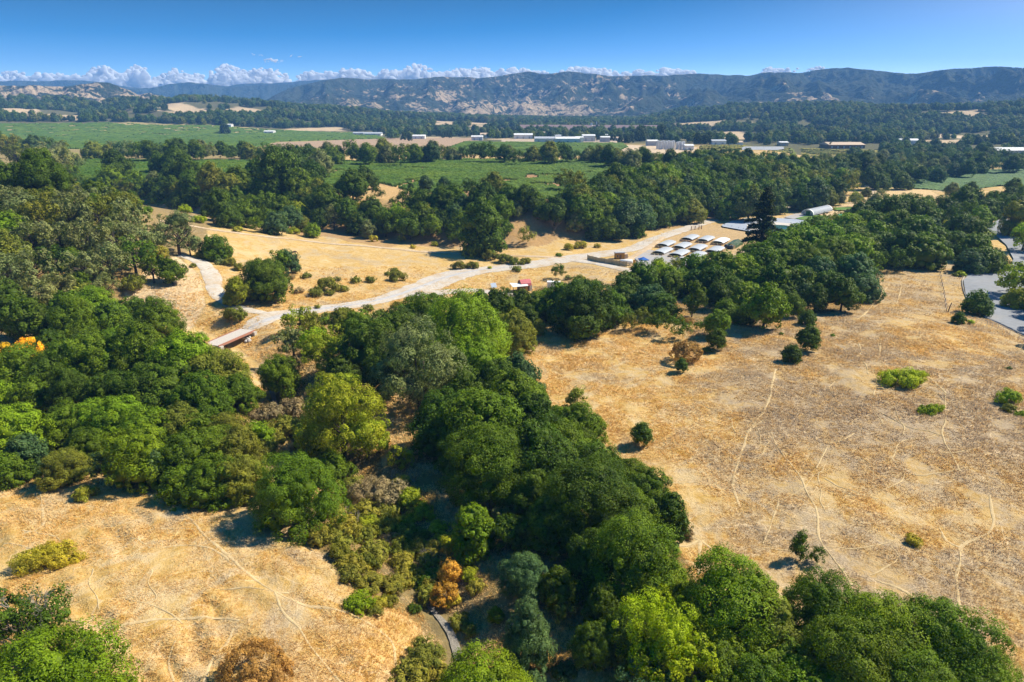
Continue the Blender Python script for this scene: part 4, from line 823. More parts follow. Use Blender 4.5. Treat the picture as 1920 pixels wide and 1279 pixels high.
    g.links.new(gi.outputs[0], ip.inputs['Points']); g.links.new(ci.outputs[0], ip.inputs['Instance']); g.links.new(na('vi', 'INT'), ip.inputs['Instance Index'])
    g.links.new(cx.outputs[0], ip.inputs['Rotation']); g.links.new(cs.outputs[0], ip.inputs['Scale']); g.links.new(ip.outputs[0], go.inputs[0])
    md = o.modifiers.new('scatter', 'NODES'); md.node_group = g
def wpx(P): return [(float(a), float(b)) for a, b in P]
stuff_trees()
# ------------------------------------------------------------------ mountains
def mountain_mat(name, dryshare, thr, dryc=(.50, .37, .24)):
    m, n, out = mat(name); co = objco(n)
    v1 = noise(n, 1 / 420., 6, .68, co, .8); v2 = noise(n, 1 / 70., 5, .72, co, .5); v3 = noise(n, 1 / 16., 3, .7, co)
    g = mixc(n, mapr(n, v2, .35, .65), (.018, .032, .014), (.050, .056, .030))
    g = mixc(n, mapr(n, v3, .45, .7, 0, .5), g, (.085, .072, .05))
    hz = N(n, 'Attribute'); hz.attribute_name = 'dry'
    k = mth(n, 'ADD', mth(n, 'MULTIPLY', v1, .42), mth(n, 'MULTIPLY', v2, .58)); k = mth(n, 'ADD', k, hz.outputs['Fac'])
    d = mapr(n, k, thr, thr + .035); d = mth(n, 'MULTIPLY', d, mapr(n, v3, .36, .5, .25, 1))
    c = mixc(n, mth(n, 'MULTIPLY', d, .85), g, dryc)
    hh = mth(n, 'ADD', mth(n, 'MULTIPLY', v3, .5), mth(n, 'MULTIPLY', v2, .5)); princ(n, out, c, .95, .05, hh, 1.0, 26); return m
def range_mesh(name, prof, r0, rc, r1, m, seed, rows=190, cols=1100, pxr=(-700, 2650), zfoot=0.0, spur=.42, dry=None, size=400.):
    pxs = np.linspace(pxr[0], pxr[1], cols); pr = np.array(prof, float); yt = np.interp(pxs, pr[:, 0], pr[:, 1]) + (fbm(pxs / 30, pxs * 0, 4, seed + 5) - .5) * 5.0
    dx, dy, dz = ray(pxs, yt); hor = np.hypot(dx, dy); az = np.arctan2(dx, dy); tan = dz / hor
    rr = np.concatenate([np.linspace(r0, rc, int(rows * .8)), np.linspace(rc, r1, rows - int(rows * .8) + 1)[1:]])
    A, R = np.meshgrid(az, rr); T = np.clip((R - r0) / (rc - r0), 0, 1); back = np.clip((R - rc) / (r1 - rc), 0, 1)
    X = R * np.sin(A); Y = R * np.cos(A)
    zc = np.maximum(CAM_H + rc * tan, 5)
    wx = X + 260 * (fbm(X / 700, Y / 700, 3, seed) - .5); wy = Y + 260 * (fbm(X / 700 + 9, Y / 700, 3, seed + 1) - .5)
    rid = fbm(wx / size, wy / (size * 2.6), 5, seed + 2, True); soft = fbm(wx / 140, wy / 230, 4, seed + 4, True)
    g = T ** 1.15 * (1 - spur * (1 - T) * 1.2) + spur * (rid - .45) * 4.6 * T ** .5 * (1 - T * .62) + .50 * (soft - .5) * T ** .4
    g = np.where(back > 0, g * (1 - back) ** .7, g); Z = zfoot + (zc[None] - zfoot) * np.maximum(g, -.02)
    for _ in range(3):
        el = (Z - CAM_H) / R; k = el.argmax(0); zz = Z[k, np.arange(cols)]; want = CAM_H + rr[k] * tan
        f = (want - zfoot) / np.maximum(zz - zfoot, 3); f = np.clip(f, 0, 3.5); Z = zfoot + (Z - zfoot) * f[None]
    d = np.zeros_like(Z)
    if dry is not None: d = dry(np.broadcast_to(pxs, Z.shape), T, Z) + .16 * (fbm(X / 900, Y / 900, 3, seed + 9) - .5)
    idx = np.arange(len(rr) * cols).reshape(len(rr), cols); F = np.stack([idx[:-1, :-1], idx[1:, :-1], idx[1:, 1:], idx[:-1, 1:]], -1).reshape(-1, 4)[:, ::-1]
    me = mesh_np(name, np.stack([X, Y, Z], -1).reshape(-1, 3), [F], m, True, {'dry': d.ravel()})
    return tag(link(name, me), kind='structure')
MAIN = [(-900, 240), (300, 232), (430, 215), (470, 200), (500, 186), (520, 176), (540, 166), (575, 158), (600, 151), (640, 145), (690, 148), (740, 149), (775, 149), (830, 143), (900, 145), (960, 139), (990, 134), (1020, 138), (1060, 133), (1100, 136), (1150, 142), (1200, 142), (1250, 141), (1290, 138), (1340, 138), (1370, 141), (1400, 142), (1430, 137), (1470, 136), (1500, 137), (1530, 131), (1590, 127), (1640, 132), (1700, 137), (1730, 137), (1770, 131), (1820, 128), (1880, 125), (1920, 128), (2200, 124), (2700, 130)]
FRONT = [(-900, 232), (700, 236), (1180, 232), (1240, 214), (1330, 196), (1420, 178), (1500, 172), (1560, 176), (1650, 192), (1720, 205), (1850, 212), (1950, 205), (2200, 196), (2700, 200)]
LEFTH = [(-900, 150), (-300, 152), (-100, 162), (0, 160), (60, 161), (120, 162), (150, 158), (180, 155), (205, 156), (230, 166), (260, 178), (280, 174), (300, 178), (330, 187), (365, 199), (420, 212), (600, 232), (2700, 244)]
BLUE1 = [(-900, 158), (0, 168), (200, 168), (240, 166), (280, 165), (320, 158), (350, 155), (375, 156), (400, 158), (440, 163), (470, 160), (500, 158), (540, 157), (620, 160), (800, 190), (2700, 220)]
BLUE2 = [(-900, 146), (-100, 152), (0, 151), (60, 152), (110, 150), (160, 151), (200, 154), (240, 164), (290, 167), (400, 165), (450, 158), (500, 156), (550, 152), (620, 150), (800, 180), (2700, 220)]
def dry_main(px, T, Z): return -.07 + .055 * sstep(1500, 1000, px) * sstep(.95, .2, T) + .06 * sstep(500, 700, px) - .10 * sstep(1250, 1650, px) * sstep(.25, .6, T) + .05 * sstep(.25, .0, T)
range_mesh('mountains', MAIN, 3150, 4800, 5700, mountain_mat('chaparral_slope', .3, .54), 40, rows=260, dry=dry_main, zfoot=2)
range_mesh('hills', FRONT, 2650, 3700, 4300, mountain_mat('wooded_slope', .2, .58), 71, rows=110, cols=800, spur=.5, dry=lambda px, T, Z: .0 + 0 * Z, size=380.)
range_mesh('hills', LEFTH, 2650, 3600, 4200, mountain_mat('oak_savanna_slope', .5, .515), 55, rows=150, cols=900, pxr=(-700, 1000), spur=.4, dry=lambda px, T, Z: -.025 + .03 * sstep(.2, .7, T), size=420.)
range_mesh('mountains', BLUE1, 6200, 6900, 7300, mountain_mat('far_ridge_slope', 0, .66), 91, rows=70, cols=600, pxr=(-900, 1000))
range_mesh('mountains', BLUE2, 7100, 7800, 8150, mountain_mat('farthest_ridge_slope', 0, .9), 95, rows=60, cols=500, pxr=(-900, 1000))

# ------------------------------------------------------------------ clouds standing behind the mountains
M_CLOUD, n_, out_ = mat('cloud_white')
dd = N(n_, 'BsdfPrincipled'); dd.inputs[0].default_value = (.98, .98, .98, 1); dd.inputs['Roughness'].default_value = 1; dd.inputs['Specular IOR Level'].default_value = 0; dd.inputs['Subsurface Weight'].default_value = 1; dd.inputs['Subsurface Radius'].default_value = (1, 1, 1); dd.inputs['Subsurface Scale'].default_value = 220; tt_ = N(n_, 'BsdfTranslucent'); tt_.inputs[0].default_value = (.93, .93, .96, 1)
mx = N(n_, 'MixShader'); mx.inputs[0].default_value = .4
bb_ = N(n_, 'Bump'); bb_.inputs['Strength'].default_value = .12; bb_.inputs['Distance'].default_value = 25; n_.links.new(noise(n_, 1 / 90., 5, .65, objco(n_)), bb_.inputs['Height']); n_.links.new(bb_.outputs[0], dd.inputs['Normal'])
n_.links.new(dd.outputs[0], mx.inputs[1]); n_.links.new(tt_.outputs[0], mx.inputs[2]); n_.links.new(mx.outputs[0], out_.inputs[0])
def clouds(name, spans, seed, dist=9600, label=None):
    rng = np.random.default_rng(seed); Vs = []; Fs = []; b = 0; iv, jf = ICO3
    for x0, x1, ytop, ybase, den in spans:
        ytop = ybase - (ybase - ytop) * .86
        n = max(2, int((x1 - x0) / 4.2 * den))
        for k in range(n):
            u = (k + rng.random()) / n; px = x0 + (x1 - x0) * u; env = math.sin(math.pi * min(1, max(0, u))) ** .45 * (.55 + .6 * vnoise(np.array([px / 26.]), np.array([seed * 1.]), 3)[0])
            top = ybase - (ybase - ytop) * min(1, env)
            m = max(2, int((ybase - top) / 3.6))
            for q in range(m):
                py = ybase - (ybase - top) * (q + rng.random() * .9) / m; D = dist + rng.uniform(-300, 600); dx, dy, dz = ray(px + rng.normal() * 4, py)
                t = D / dy; r = rng.uniform(3.2, 7.0) * D / FPX * (1.05 - .45 * q / m); r = min(r, max(18, (ybase - top) * .42 * D / FPX))
                cpt = np.array([dx * t, D, CAM_H + dz * t]); nz = 1 + .34 * (fbm(iv[:, 0] * 1.6 + iv[:, 2] * .9 + k, iv[:, 1] * 1.2 + iv[:, 2] * 1.4 + q, 2, seed) - .5)
                Vs.append(iv * nz[:, None] * np.array([r * 1.25, r, r * .82]) + cpt); Fs.append(jf + b); b += len(iv)
    me = mesh_np(name, np.vstack(Vs), [np.vstack(Fs)], M_CLOUD, True); o = link(name, me); md = o.modifiers.new('skin', 'REMESH'); md.mode = 'VOXEL'; md.voxel_size = 14; md.use_smooth_shade = True
    sm = o.modifiers.new('soft', 'SMOOTH'); sm.iterations = 16; sm.factor = .5; return tag(o, label, kind='stuff')
clouds('clouds', [(-160, 60, 120, 160, 1), (0, 160, 126, 158, 1), (60, 170, 122, 160, 1), (155, 215, 108, 160, 1.5), (205, 290, 115, 164, 1.4), (275, 350, 117, 166, 1.3), (340, 385, 121, 160, 1.2), (385, 480, 113, 166, 1.4), (440, 545, 122, 160, 1.2), (555, 640, 124, 156, 1.2), (620, 700, 124, 150, 1.2), (700, 760, 124, 152, 1.2), (745, 812, 115, 152, 1.4), (812, 860, 118, 150, 1.2), (858, 930, 114, 150, 1.3), (930, 1025, 115, 146, 1.3), (1040, 1150, 114, 146, 1.3), (1140, 1225, 122, 148, 1.2), (1220, 1305, 122, 144, 1.2)], 3)
clouds('clouds', [(1428, 1475, 121, 140, 1.4), (1476, 1490, 124, 136, 1), (1508, 1548, 121, 134, 1.3)], 5, label='small cumulus tops peeking over the right-hand ridge')
clouds('clouds', [(490, 532, 107, 117, .8), (540, 556, 101, 107, .9), (474, 492, 98, 104, .8)], 9, label='tiny wisps of cloud high above the left cloud bank')

# ------------------------------------------------------------------ vine rows
M_VINE = None
def vine_mat(name, c0, c1):
    m, n, out = mat(name); co = objco(n); v = noise(n, 1.1, 4, .7, co); v2 = noise(n, 1 / 28., 3, .6, co)
    lv = N(n, 'Attribute'); lv.attribute_name = 'lv'
    c = mixc(n, mapr(n, v, .3, .7), c0, c1); c = mixc(n, mapr(n, v2, .4, .65, 0, .5), c, tuple(k * q for k, q in zip(c1, (1.5, 1.15, .9))))
    c = mixc(n, 1.0, c, mixc(n, lv.outputs['Fac'], (.65, .7, .6), (1.35, 1.3, 1.3)), 'MULTIPLY')
    princ(n, out, c, .7, .2, v, .8, .4); return m
def rows(name, P, ang, sp, step, wd, hh, m, seed, label=None, gap=.30, leaves=0):
    P = wpoly(P); ca, sa = math.cos(ang), math.sin(ang); rng = np.random.default_rng(seed)
    q = P @ np.array([[ca, -sa], [sa, ca]]); u = np.arange(q[:, 0].min(), q[:, 0].max(), step); v = np.arange(q[:, 1].min(), q[:, 1].max(), sp)
    U, Vv = np.meshgrid(u, v); X = U * ca - Vv * sa; Y = U * sa + Vv * ca; ins = inpoly(X, Y, P)
    ins &= ~((fbm(X / 14, Y / 14, 3, seed) < gap) )
    X = X + rng.normal(0, .08, X.shape); Y = Y + rng.normal(0, .08, X.shape); Z = Hh(X, Y, False); nx, ny = -sa, ca
    vig = (.7 + .6 * fbm(X / 9, Y / 9, 3, seed + 2)) * rng.uniform(.8, 1.2, X.shape); W = wd * .5 * vig; H_ = hh * vig
    ring = []
    for a, b in ((-1, 0), (-1.0, .65), (-.1, 1), (1, .6), (1, 0)):
        k = a + rng.normal(0, .12, X.shape); ring.append(np.stack([X + nx * W * k, Y + ny * W * k, Z + H_ * (b + (rng.normal(0, .08, X.shape) if b else -.04))], -1))
    V = np.stack(ring, 2); nrw, nc = X.shape; idx = np.arange(nrw * nc * 5).reshape(nrw, nc, 5); on = ins[:, :-1] & ins[:, 1:]
    F = [np.stack([idx[:, :-1, k][on], idx[:, 1:, k][on], idx[:, 1:, k + 1][on], idx[:, :-1, k + 1][on]], -1) for k in range(4)]
    F = np.vstack(F); used = np.unique(F); remap = np.zeros(nrw * nc * 5, np.int64); remap[used] = np.arange(len(used))
    lv = np.repeat(rng.random(nrw * nc), 5)
    me = mesh_np(name, V.reshape(-1, 3)[used], [remap[F]], m, False, {'lv': lv[used]}); return tag(link(name, me), label, kind='stuff')
VG = vine_mat('vine_leaf', (.030, .075, .004), (.075, .14, .008)); VY = vine_mat('vine_leaf_yellowing', (.13, .15, .02), (.27, .25, .04)); VD = vine_mat('crop_leaf', (.03, .085, .014), (.055, .13, .02))
rows('grapevines', [(120, 300), (480, 303), (620, 304), (900, 300), (1240, 304), (1330, 312), (1130, 352), (1050, 388), (900, 362), (780, 362), (700, 342), (600, 350), (400, 372), (120, 350)], .35, 2.7, 1.1, 1.6, 1.7, VG, 4, 'rows of green grapevines on the terrace behind the bank trees')
rows('grapevines', [(-300, 231), (250, 232), (520, 244), (700, 250), (722, 260), (520, 266), (470, 283), (300, 284), (-300, 272)], 1.15, 5.0, 6, 2.9, 1.9, VG, 6, 'long green vine rows of the far left vineyard', .32)
rows('grapevines', [(872, 267), (1168, 270), (1178, 276), (1150, 287), (1090, 291), (870, 289), (830, 284)], .5, 3.2, 4, 2.0, 1.9, VG, 7, 'green vineyard in front of the warehouses', .3)
rows('grapevines', [(1312, 275), (1480, 278), (1488, 288), (1312, 290)], 1.45, 4.0, 5, 2.2, 1.8, VY, 8, 'yellow-green vine rows right of the winery tanks', .3)
rows('grapevines', [(1502, 280), (1640, 282), (1640, 290), (1505, 290)], 1.5, 4.4, 5, 1.8, 1.7, VY, 9, 'sparse yellowing vine rows beyond the dark wood', .34)
rows('crop_rows', [(1632, 344), (1750, 325), (1920, 315), (2250, 312), (2250, 346), (1920, 350), (1740, 356)], .2, 2.2, 2.0, 1.9, 1.0, VD, 10, 'dense dark green crop rows in the right-hand field', .22)

# ------------------------------------------------------------------ farm buildings, tunnels, vehicles
M_WHITE = simple('white_paint', (.78, .78, .76), .5, .4, .06, 1.5, dirt=(.6, .57, .52)); M_PLASTIC = simple('tunnel_film', (.50, .52, .54), .35, .5, .08, .8, dirt=(.5, .5, .5))
M_PLAST2 = simple('new_tunnel_film', (.84, .84, .84), .35, .5, .03, .8); M_SHADE = simple('grey_shade_cloth', (.30, .33, .37), .6, .3, .15, 1.2)
M_WOOD = simple('weathered_wood', (.17, .10, .055), .85, .15, .3, 5); M_OCHRE = simple('ochre_boards', (.42, .24, .06), .8, .2, .2, 4); M_REDROOF = simple('faded_red_roof', (.55, .15, .16), .6, .3, .12, 2)
M_METAL = simple('galvanised_metal', (.55, .57, .58), .35, .5, .08, 3, metal=.7); M_RUBBER = simple('tyre_rubber', (.03, .03, .03), .85, .2, .2, 8); M_GLASS = simple('dark_window_glass', (.03, .04, .05), .12, .8, .1, 1)
M_FABRIC = simple('tan_screen_fabric', (.52, .42, .25), .85, .1, .12, 2); M_BLUE = simple('blue_canopy_cloth', (.02, .12, .45), .7, .2, .1, 2); M_CRATE = simple('bench_plants', (.17, .15, .08), .9, .1, .4, 2.5); M_SOIL = simple('bench_boards', (.32, .23, .16), .9, .1, .3, 3)
M_GREENNET = simple('green_net', (.05, .16, .045), .8, .2, .25, 2); M_DARKTANK = simple('dark_plastic_tank', (.03, .045, .06), .4, .4, .1, 2); M_STEEL = simple('steel_tank', (.62, .63, .65), .35, .5, .08, .4, metal=.35)
M_RUST = simple('rust_red_girder', (.36, .17, .12), .8, .2, .2, 3); M_DECK = simple('bridge_deck_boards', (.50, .45, .40), .9, .1, .15, 2.5); M_ROCK = simple('pale_boulder', (.55, .52, .48), .9, .1, .2, 3, bstr=.6); M_CONC = simple('concrete', (.45, .42, .38), .9, .1, .12, 2)
M_TAN = simple('tan_wall', (.55, .42, .30), .8, .2, .08, .5); M_GREYROOF = simple('grey_roof', (.40, .42, .45), .6, .3, .1, .3); M_PLATE = simple('tail_lamp_red', (.5, .03, .02), .4, .5, .05, 3)
def yaw(p0, p1): a = at(*p0); b = at(*p1); return math.atan2(b.y - a.y, b.x - a.x)
def arch(r, n=12, rise=1.0): return [(-r * math.cos(math.pi * k / n), rise * r * math.sin(math.pi * k / n)) for k in range(n + 1)]
def sheet_arch(L, r, rise, wallh, th=.06, n=12):
    """thin arched cover along x"""
    b = MB(); o = [(y, wallh + z) for y, z in arch(r, n, rise)]; i = [(y * (1 - th / r), wallh + (z - wallh * 0) * (1 - th / r)) for y, z in arch(r, n, rise)]
    prof = o + i[::-1]; b.prism(prof, -L / 2, L / 2, 'x'); return b
TUN = [(1248.3, 453.7), (1241.7, 467.2), (1293.3, 442.5), (1278.3, 457.5), (1273.3, 471.3), (1322.5, 445), (1307.5, 461.3), (1305, 475.3), (1350.8, 448.7), (1340, 465)]
TLAB = ['leftmost silvery tunnel of the rear row beside the road', 'left front silvery tunnel nearest the gravel lot', 'rearmost silvery tunnel under the wooded bank', 'silvery tunnel in the left middle of the block', 'front silvery tunnel behind the small lime tree',
        'silvery rear tunnel just left of the bright white one', 'silvery tunnel in the very middle of the block', 'nearest silvery tunnel right behind the white pickup', 'bright white tunnel beside the green netted frame', 'silvery tunnel in front of the green netted frame']
ya = yaw((1240, 471), (1268, 458))
tx, ty, tz, ttt = at_many([a for a, b in TUN], [b for a, b in TUN], 2.0)
for k in range(10):
    t = thing('tunnel_greenhouse', 'arched ' + TLAB[k], 'greenhouse', (tx[k], ty[k], tz[k]), ya, 'tunnel greenhouses beside the gravel lot')
    L = 13.0
    sheet_arch(L, 3.1, .30, .95).build('cover', M_PLAST2 if k == 8 else M_PLASTIC, t, smooth=False, loc=(1.2, 0, 0))
    b = MB()
    for x in np.arange(-7.5, 6.0, 1.5):
        for s in (-1, 1): b.box(x - .05, x + .05, s * 2.8 - .05, s * 2.8 + .05, -.1, 1.02)
    for s in (-1, 1): b.box(-7.6, 5.8, s * 2.8 - .07, s * 2.8 + .07, .8, .98)
    b.build('frame', M_WOOD, t)
    b = MB()
    for q in (-1.9, 0, 1.9): b.box(-7.4, 5.6, q - .75, q + .75, .1, .75)
    b.build('bench', M_SOIL, t)
    b = MB(); r_ = random.Random(k)
    for q in (-1.9, 0, 1.9):
        for x in np.arange(-7.2, 5.4, .9):
            if r_.random() < .8: b.box(x, x + .8, q - .68, q + .68, .753, .80 + r_.uniform(.05, .25))
    b.build('seedling_trays', M_CRATE, t)
# green netted frame with dark tanks
p = at(1377, 461); t = thing('netted_frame', 'low green netted row frame at the right end of the tunnels', 'shade frame', p, ya)
b = MB()
for x in np.arange(-7, 7.1, 1.4): b.prism([(-2.6, 0), (-2.6, 1.5), (0, 2.3), (2.6, 1.5), (2.6, 0), (2.45, 0), (2.45, 1.4), (0, 2.15), (-2.45, 1.4), (-2.45, 0)], x - .35, x + .35, 'x')
b.build('net_panel', M_GREENNET, t)
b = MB()
for x in np.arange(-7.7, 7.8, 1.4): b.tube([(x, -2.7, 0), (x, -2.7, 1.6), (x, 0, 2.45), (x, 2.7, 1.6), (x, 2.7, 0)], .06, 5)
b.build('hoop', M_METAL, t)
for k, (px, py) in enumerate([(1361, 465.5), (1366, 467), (1371, 467.5)]):
    b = MB(); r = .95; b.tube([(0, 0, -.1), (0, 0, 1.7), (0, 0, 1.9), (0, 0, 2.05)], [r, r, r * .8, r * .25], 16); o = b.build('water_tank', M_DARKTANK, None, smooth=True); o.location = at(px, py)
    tag(o, ['leftmost', 'middle', 'rightmost'][k] + ' dark round water tank at the end of the green netted frame', 'water tank', 'dark water tanks by the netted frame')
# fabric screen fence
FP = [(1101, 487), (1117, 491.5), (1133, 494), (1147, 496), (1161, 498.5), (1175, 500.5)]; fx, fy, fz, _ = at_many([a for a, b in FP], [b for a, b in FP])
t = thing('screen_fence', 'long tan fabric screen fence beside the road junction', 'fence', (fx[0], fy[0], fz[0]))
for k in range(5):
    b = MB(); P0 = Vector((fx[k] - fx[0], fy[k] - fy[0], fz[k] - fz[0])); P1 = Vector((fx[k + 1] - fx[0], fy[k + 1] - fy[0], fz[k + 1] - fz[0])); nrm_ = (P1 - P0).cross(Vector((0, 0, 1))).normalized() * .03
    m_ = (P0 + P1) / 2 + nrm_ * 5
    for A_, B_ in ((P0, m_), (m_, P1)):
        vs = [A_ - nrm_, B_ - nrm_, B_ + nrm_, A_ + nrm_]; b.add([tuple(v + Vector((0, 0, .1))) for v in vs] + [tuple(v + Vector((0, 0, 2.35 - .15 * (q in (1, 2)) * (A_ == P0)))) for q, v in enumerate(vs)], [(0, 1, 2, 3), (7, 6, 5, 4), (0, 4, 5, 1), (1, 5, 6, 2), (2, 6, 7, 3), (3, 7, 4, 0)])
    b.build('screen_panel', M_FABRIC, t)
for k in range(6): MB().tube([(fx[k] - fx[0], fy[k] - fy[0], fz[k] - fz[0] - .3), (fx[k] - fx[0], fy[k] - fy[0], fz[k] - fz[0] + 2.6)], .07, 6).build('post', M_WOOD, t)
# ochre shed
t = thing('tool_shed', 'ochre wooden shed with pale flat roof above the fabric fence', 'shed', at(1163, 485), .12)
MB().box(-2.6, 1.6, -1.5, 1.5, 0, 2.9).build('wall', M_OCHRE, t, .03); MB().prism([(-1.8, 2.9), (1.8, 2.9), (1.8, 3.05), (-1.8, 3.3)], -2.9, 1.9, 'x').build('roof', M_GREYROOF, t); MB().box(1.65, 3.3, -1.4, 1.3, 0, 2.3).build('side_bay', M_TAN, t, .02)
MB().box(-.9, .1, -1.56, -1.48, .05, 2.1).build('door', M_WOOD, t); MB().box(-2.2, -1.4, -1.55, -1.49, 1.2, 2.0).build('window', M_GLASS, t)
# horizontal white tank
t = thing('fuel_tank', 'long white horizontal tank on cradles behind the fabric fence', 'tank', at(1174, 497), -.12)
b = MB(); b.tube([(-2.9, 0, 1.5), (-2.75, 0, 1.5), (-2.5, 0, 1.5), (2.5, 0, 1.5), (2.75, 0, 1.5), (2.9, 0, 1.5)], [.3, .85, 1.1, 1.1, .85, .3], 20); b.build('tank_shell', M_WHITE, t, smooth=True)
for s in (-1.6, 1.6): MB().box(s - .2, s + .2, -.9, .9, -.1, .75).build('cradle', M_METAL, t)
t = tag(MB().box(-.7, .7, -.15, .15, 0, 2.3).build('board_panel', M_OCHRE), 'upright ochre board standing right of the white tank', 'board'); t.location = at(1188.5, 497); t.rotation_euler.z = .5
# blue canopy
t = thing('pop_up_canopy', 'blue pop-up canopy over the corner of the gravel lot', 'canopy', at(1206, 496), .2)
MB().add([(-2, -2, 2.4), (2, -2, 2.4), (2, 2, 2.4), (-2, 2, 2.4), (0, 0, 3.5), (-2, -2, 2.15), (2, -2, 2.15), (2, 2, 2.15), (-2, 2, 2.15)], [(0, 1, 4), (1, 2, 4), (2, 3, 4), (3, 0, 4), (0, 5, 6, 1), (1, 6, 7, 2), (2, 7, 8, 3), (3, 8, 5, 0)]).build('canopy_top', M_BLUE, t)
for a in (-1.9, 1.9):
    for c_ in (-1.9, 1.9): MB().box(a - .05, a + .05, c_ - .05, c_ + .05, -.1, 2.4).build('leg', M_METAL, t)
# small white kiosk
t = thing('field_kiosk', 'small white kiosk with open doorway in front of the blue canopy', 'kiosk', at(1202, 503), .15)
MB().box(-1.5, -.5, -1.2, 1.2, 0, 2.4).box(.5, 1.5, -1.2, 1.2, 0, 2.4).box(-.498, .498, 1.0, 1.198, 0, 2.4).box(-.498, .498, -1.198, -1.0, 2.0, 2.398).build('wall', M_WHITE, t); MB().prism([(-1.45, 2.4), (1.45, 2.4), (1.45, 2.5), (0, 2.85), (-1.45, 2.5)], -1.8, 1.8, 'x').build('roof', M_WHITE, t)
MB().box(-.45, .45, -.9, .95, 0, 1.1).build('counter', M_WOOD, t)
# pink-roofed barn with awning
t = thing('small_barn', 'small brown barn with arched pink-red roof and white awning', 'barn', at(981, 545), .32)
MB().box(-1.9, 1.9, -1.9, 1.9, -.2, 2.6).build('wall', M_WOOD, t, .02)
b = MB(); o_p = [(-2.2, 2.5), (-1.9, 3.4), (-1.0, 4.2), (0, 4.5), (1.0, 4.2), (1.9, 3.4), (2.2, 2.5)]; b.prism(o_p + [(y * .94, z - .12) for y, z in o_p[::-1]], -1.6, 2.7, 'x').build('roof', M_REDROOF, t)
MB().prism([(-1.85, 2.6), (-1.7, 3.4), (-.95, 4.05), (0, 4.3), (.95, 4.05), (1.7, 3.4), (1.85, 2.6)], -1.5, -1.4, 'x').build('gable', M_WOOD, t)
MB().box(2.0, 3.0, -1.9, 1.4, -.2, 2.5).build('side_shed', M_WHITE, t, .02); MB().box(.3, 1.2, -1.97, -1.89, 0, 2.0).build('door', M_OCHRE, t)
MB().add([(-5.4, -3.6, 2.75), (.9, -3.6, 2.75), (.9, -1.6, 3.15), (-5.4, .8, 3.35), (-5.4, -3.6, 2.65), (.9, -3.6, 2.65), (.9, -1.6, 3.05), (-5.4, .8, 3.25)], [(0, 1, 2, 3), (7, 6, 5, 4), (0, 4, 5, 1), (1, 5, 6, 2), (2, 6, 7, 3), (3, 7, 4, 0)]).build('awning', M_WHITE, t)
for a, c_ in ((-5.2, -3.4), (-2.2, -3.4), (.7, -3.4), (-5.2, .5)): MB().box(a - .07, a + .07, c_ - .07, c_ + .07, -.3, 2.7).build('post', M_WOOD, t)
MB().box(-4.6, -3.0, -2.4, -1.2, -.1, .9).build('bench', M_WOOD, t)
# solar panel on stand
t = thing('solar_collector', 'tilted pale blue panel on a stand left of the barn', 'solar panel', at(926, 541), .5)
MB().add([(-1.2, -.5, .5), (1.2, -.5, .5), (1.2, .7, 2.1), (-1.2, .7, 2.1), (-1.2, -.44, .45), (1.2, -.44, .45), (1.2, .76, 2.05), (-1.2, .76, 2.05)], [(0, 1, 2, 3), (7, 6, 5, 4), (0, 4, 5, 1), (1, 5, 6, 2), (2, 6, 7, 3), (3, 7, 4, 0)]).build('panel', simple('panel_glass', (.42, .50, .62), .2, .6, .1, 1.5), t)
for s in (-.9, .9): MB().tube([(s, .6, -.2), (s, .5, 1.7)], .06, 6).build('leg', M_METAL, t)
# white container
t = thing('storage_container', 'white box trailer beside the big grove', 'container', at(1038, 541), -.08)
MB().box(-2.5, 2.5, -1.2, 1.2, .35, 2.7).build('box', M_WHITE, t, .04); MB().box(-2.6, 2.6, -1.3, 1.3, 2.71, 2.85).build('roof', M_WHITE, t); MB().box(1.1, 2.1, -1.25, -1.195, .45, 2.4).build('door', M_METAL, t)
for s in (-1.2, 1.2): MB().tube([(s, -1.15, .35), (s, -.9, .35)], .35, 12).build('wheel', M_RUBBER, t)
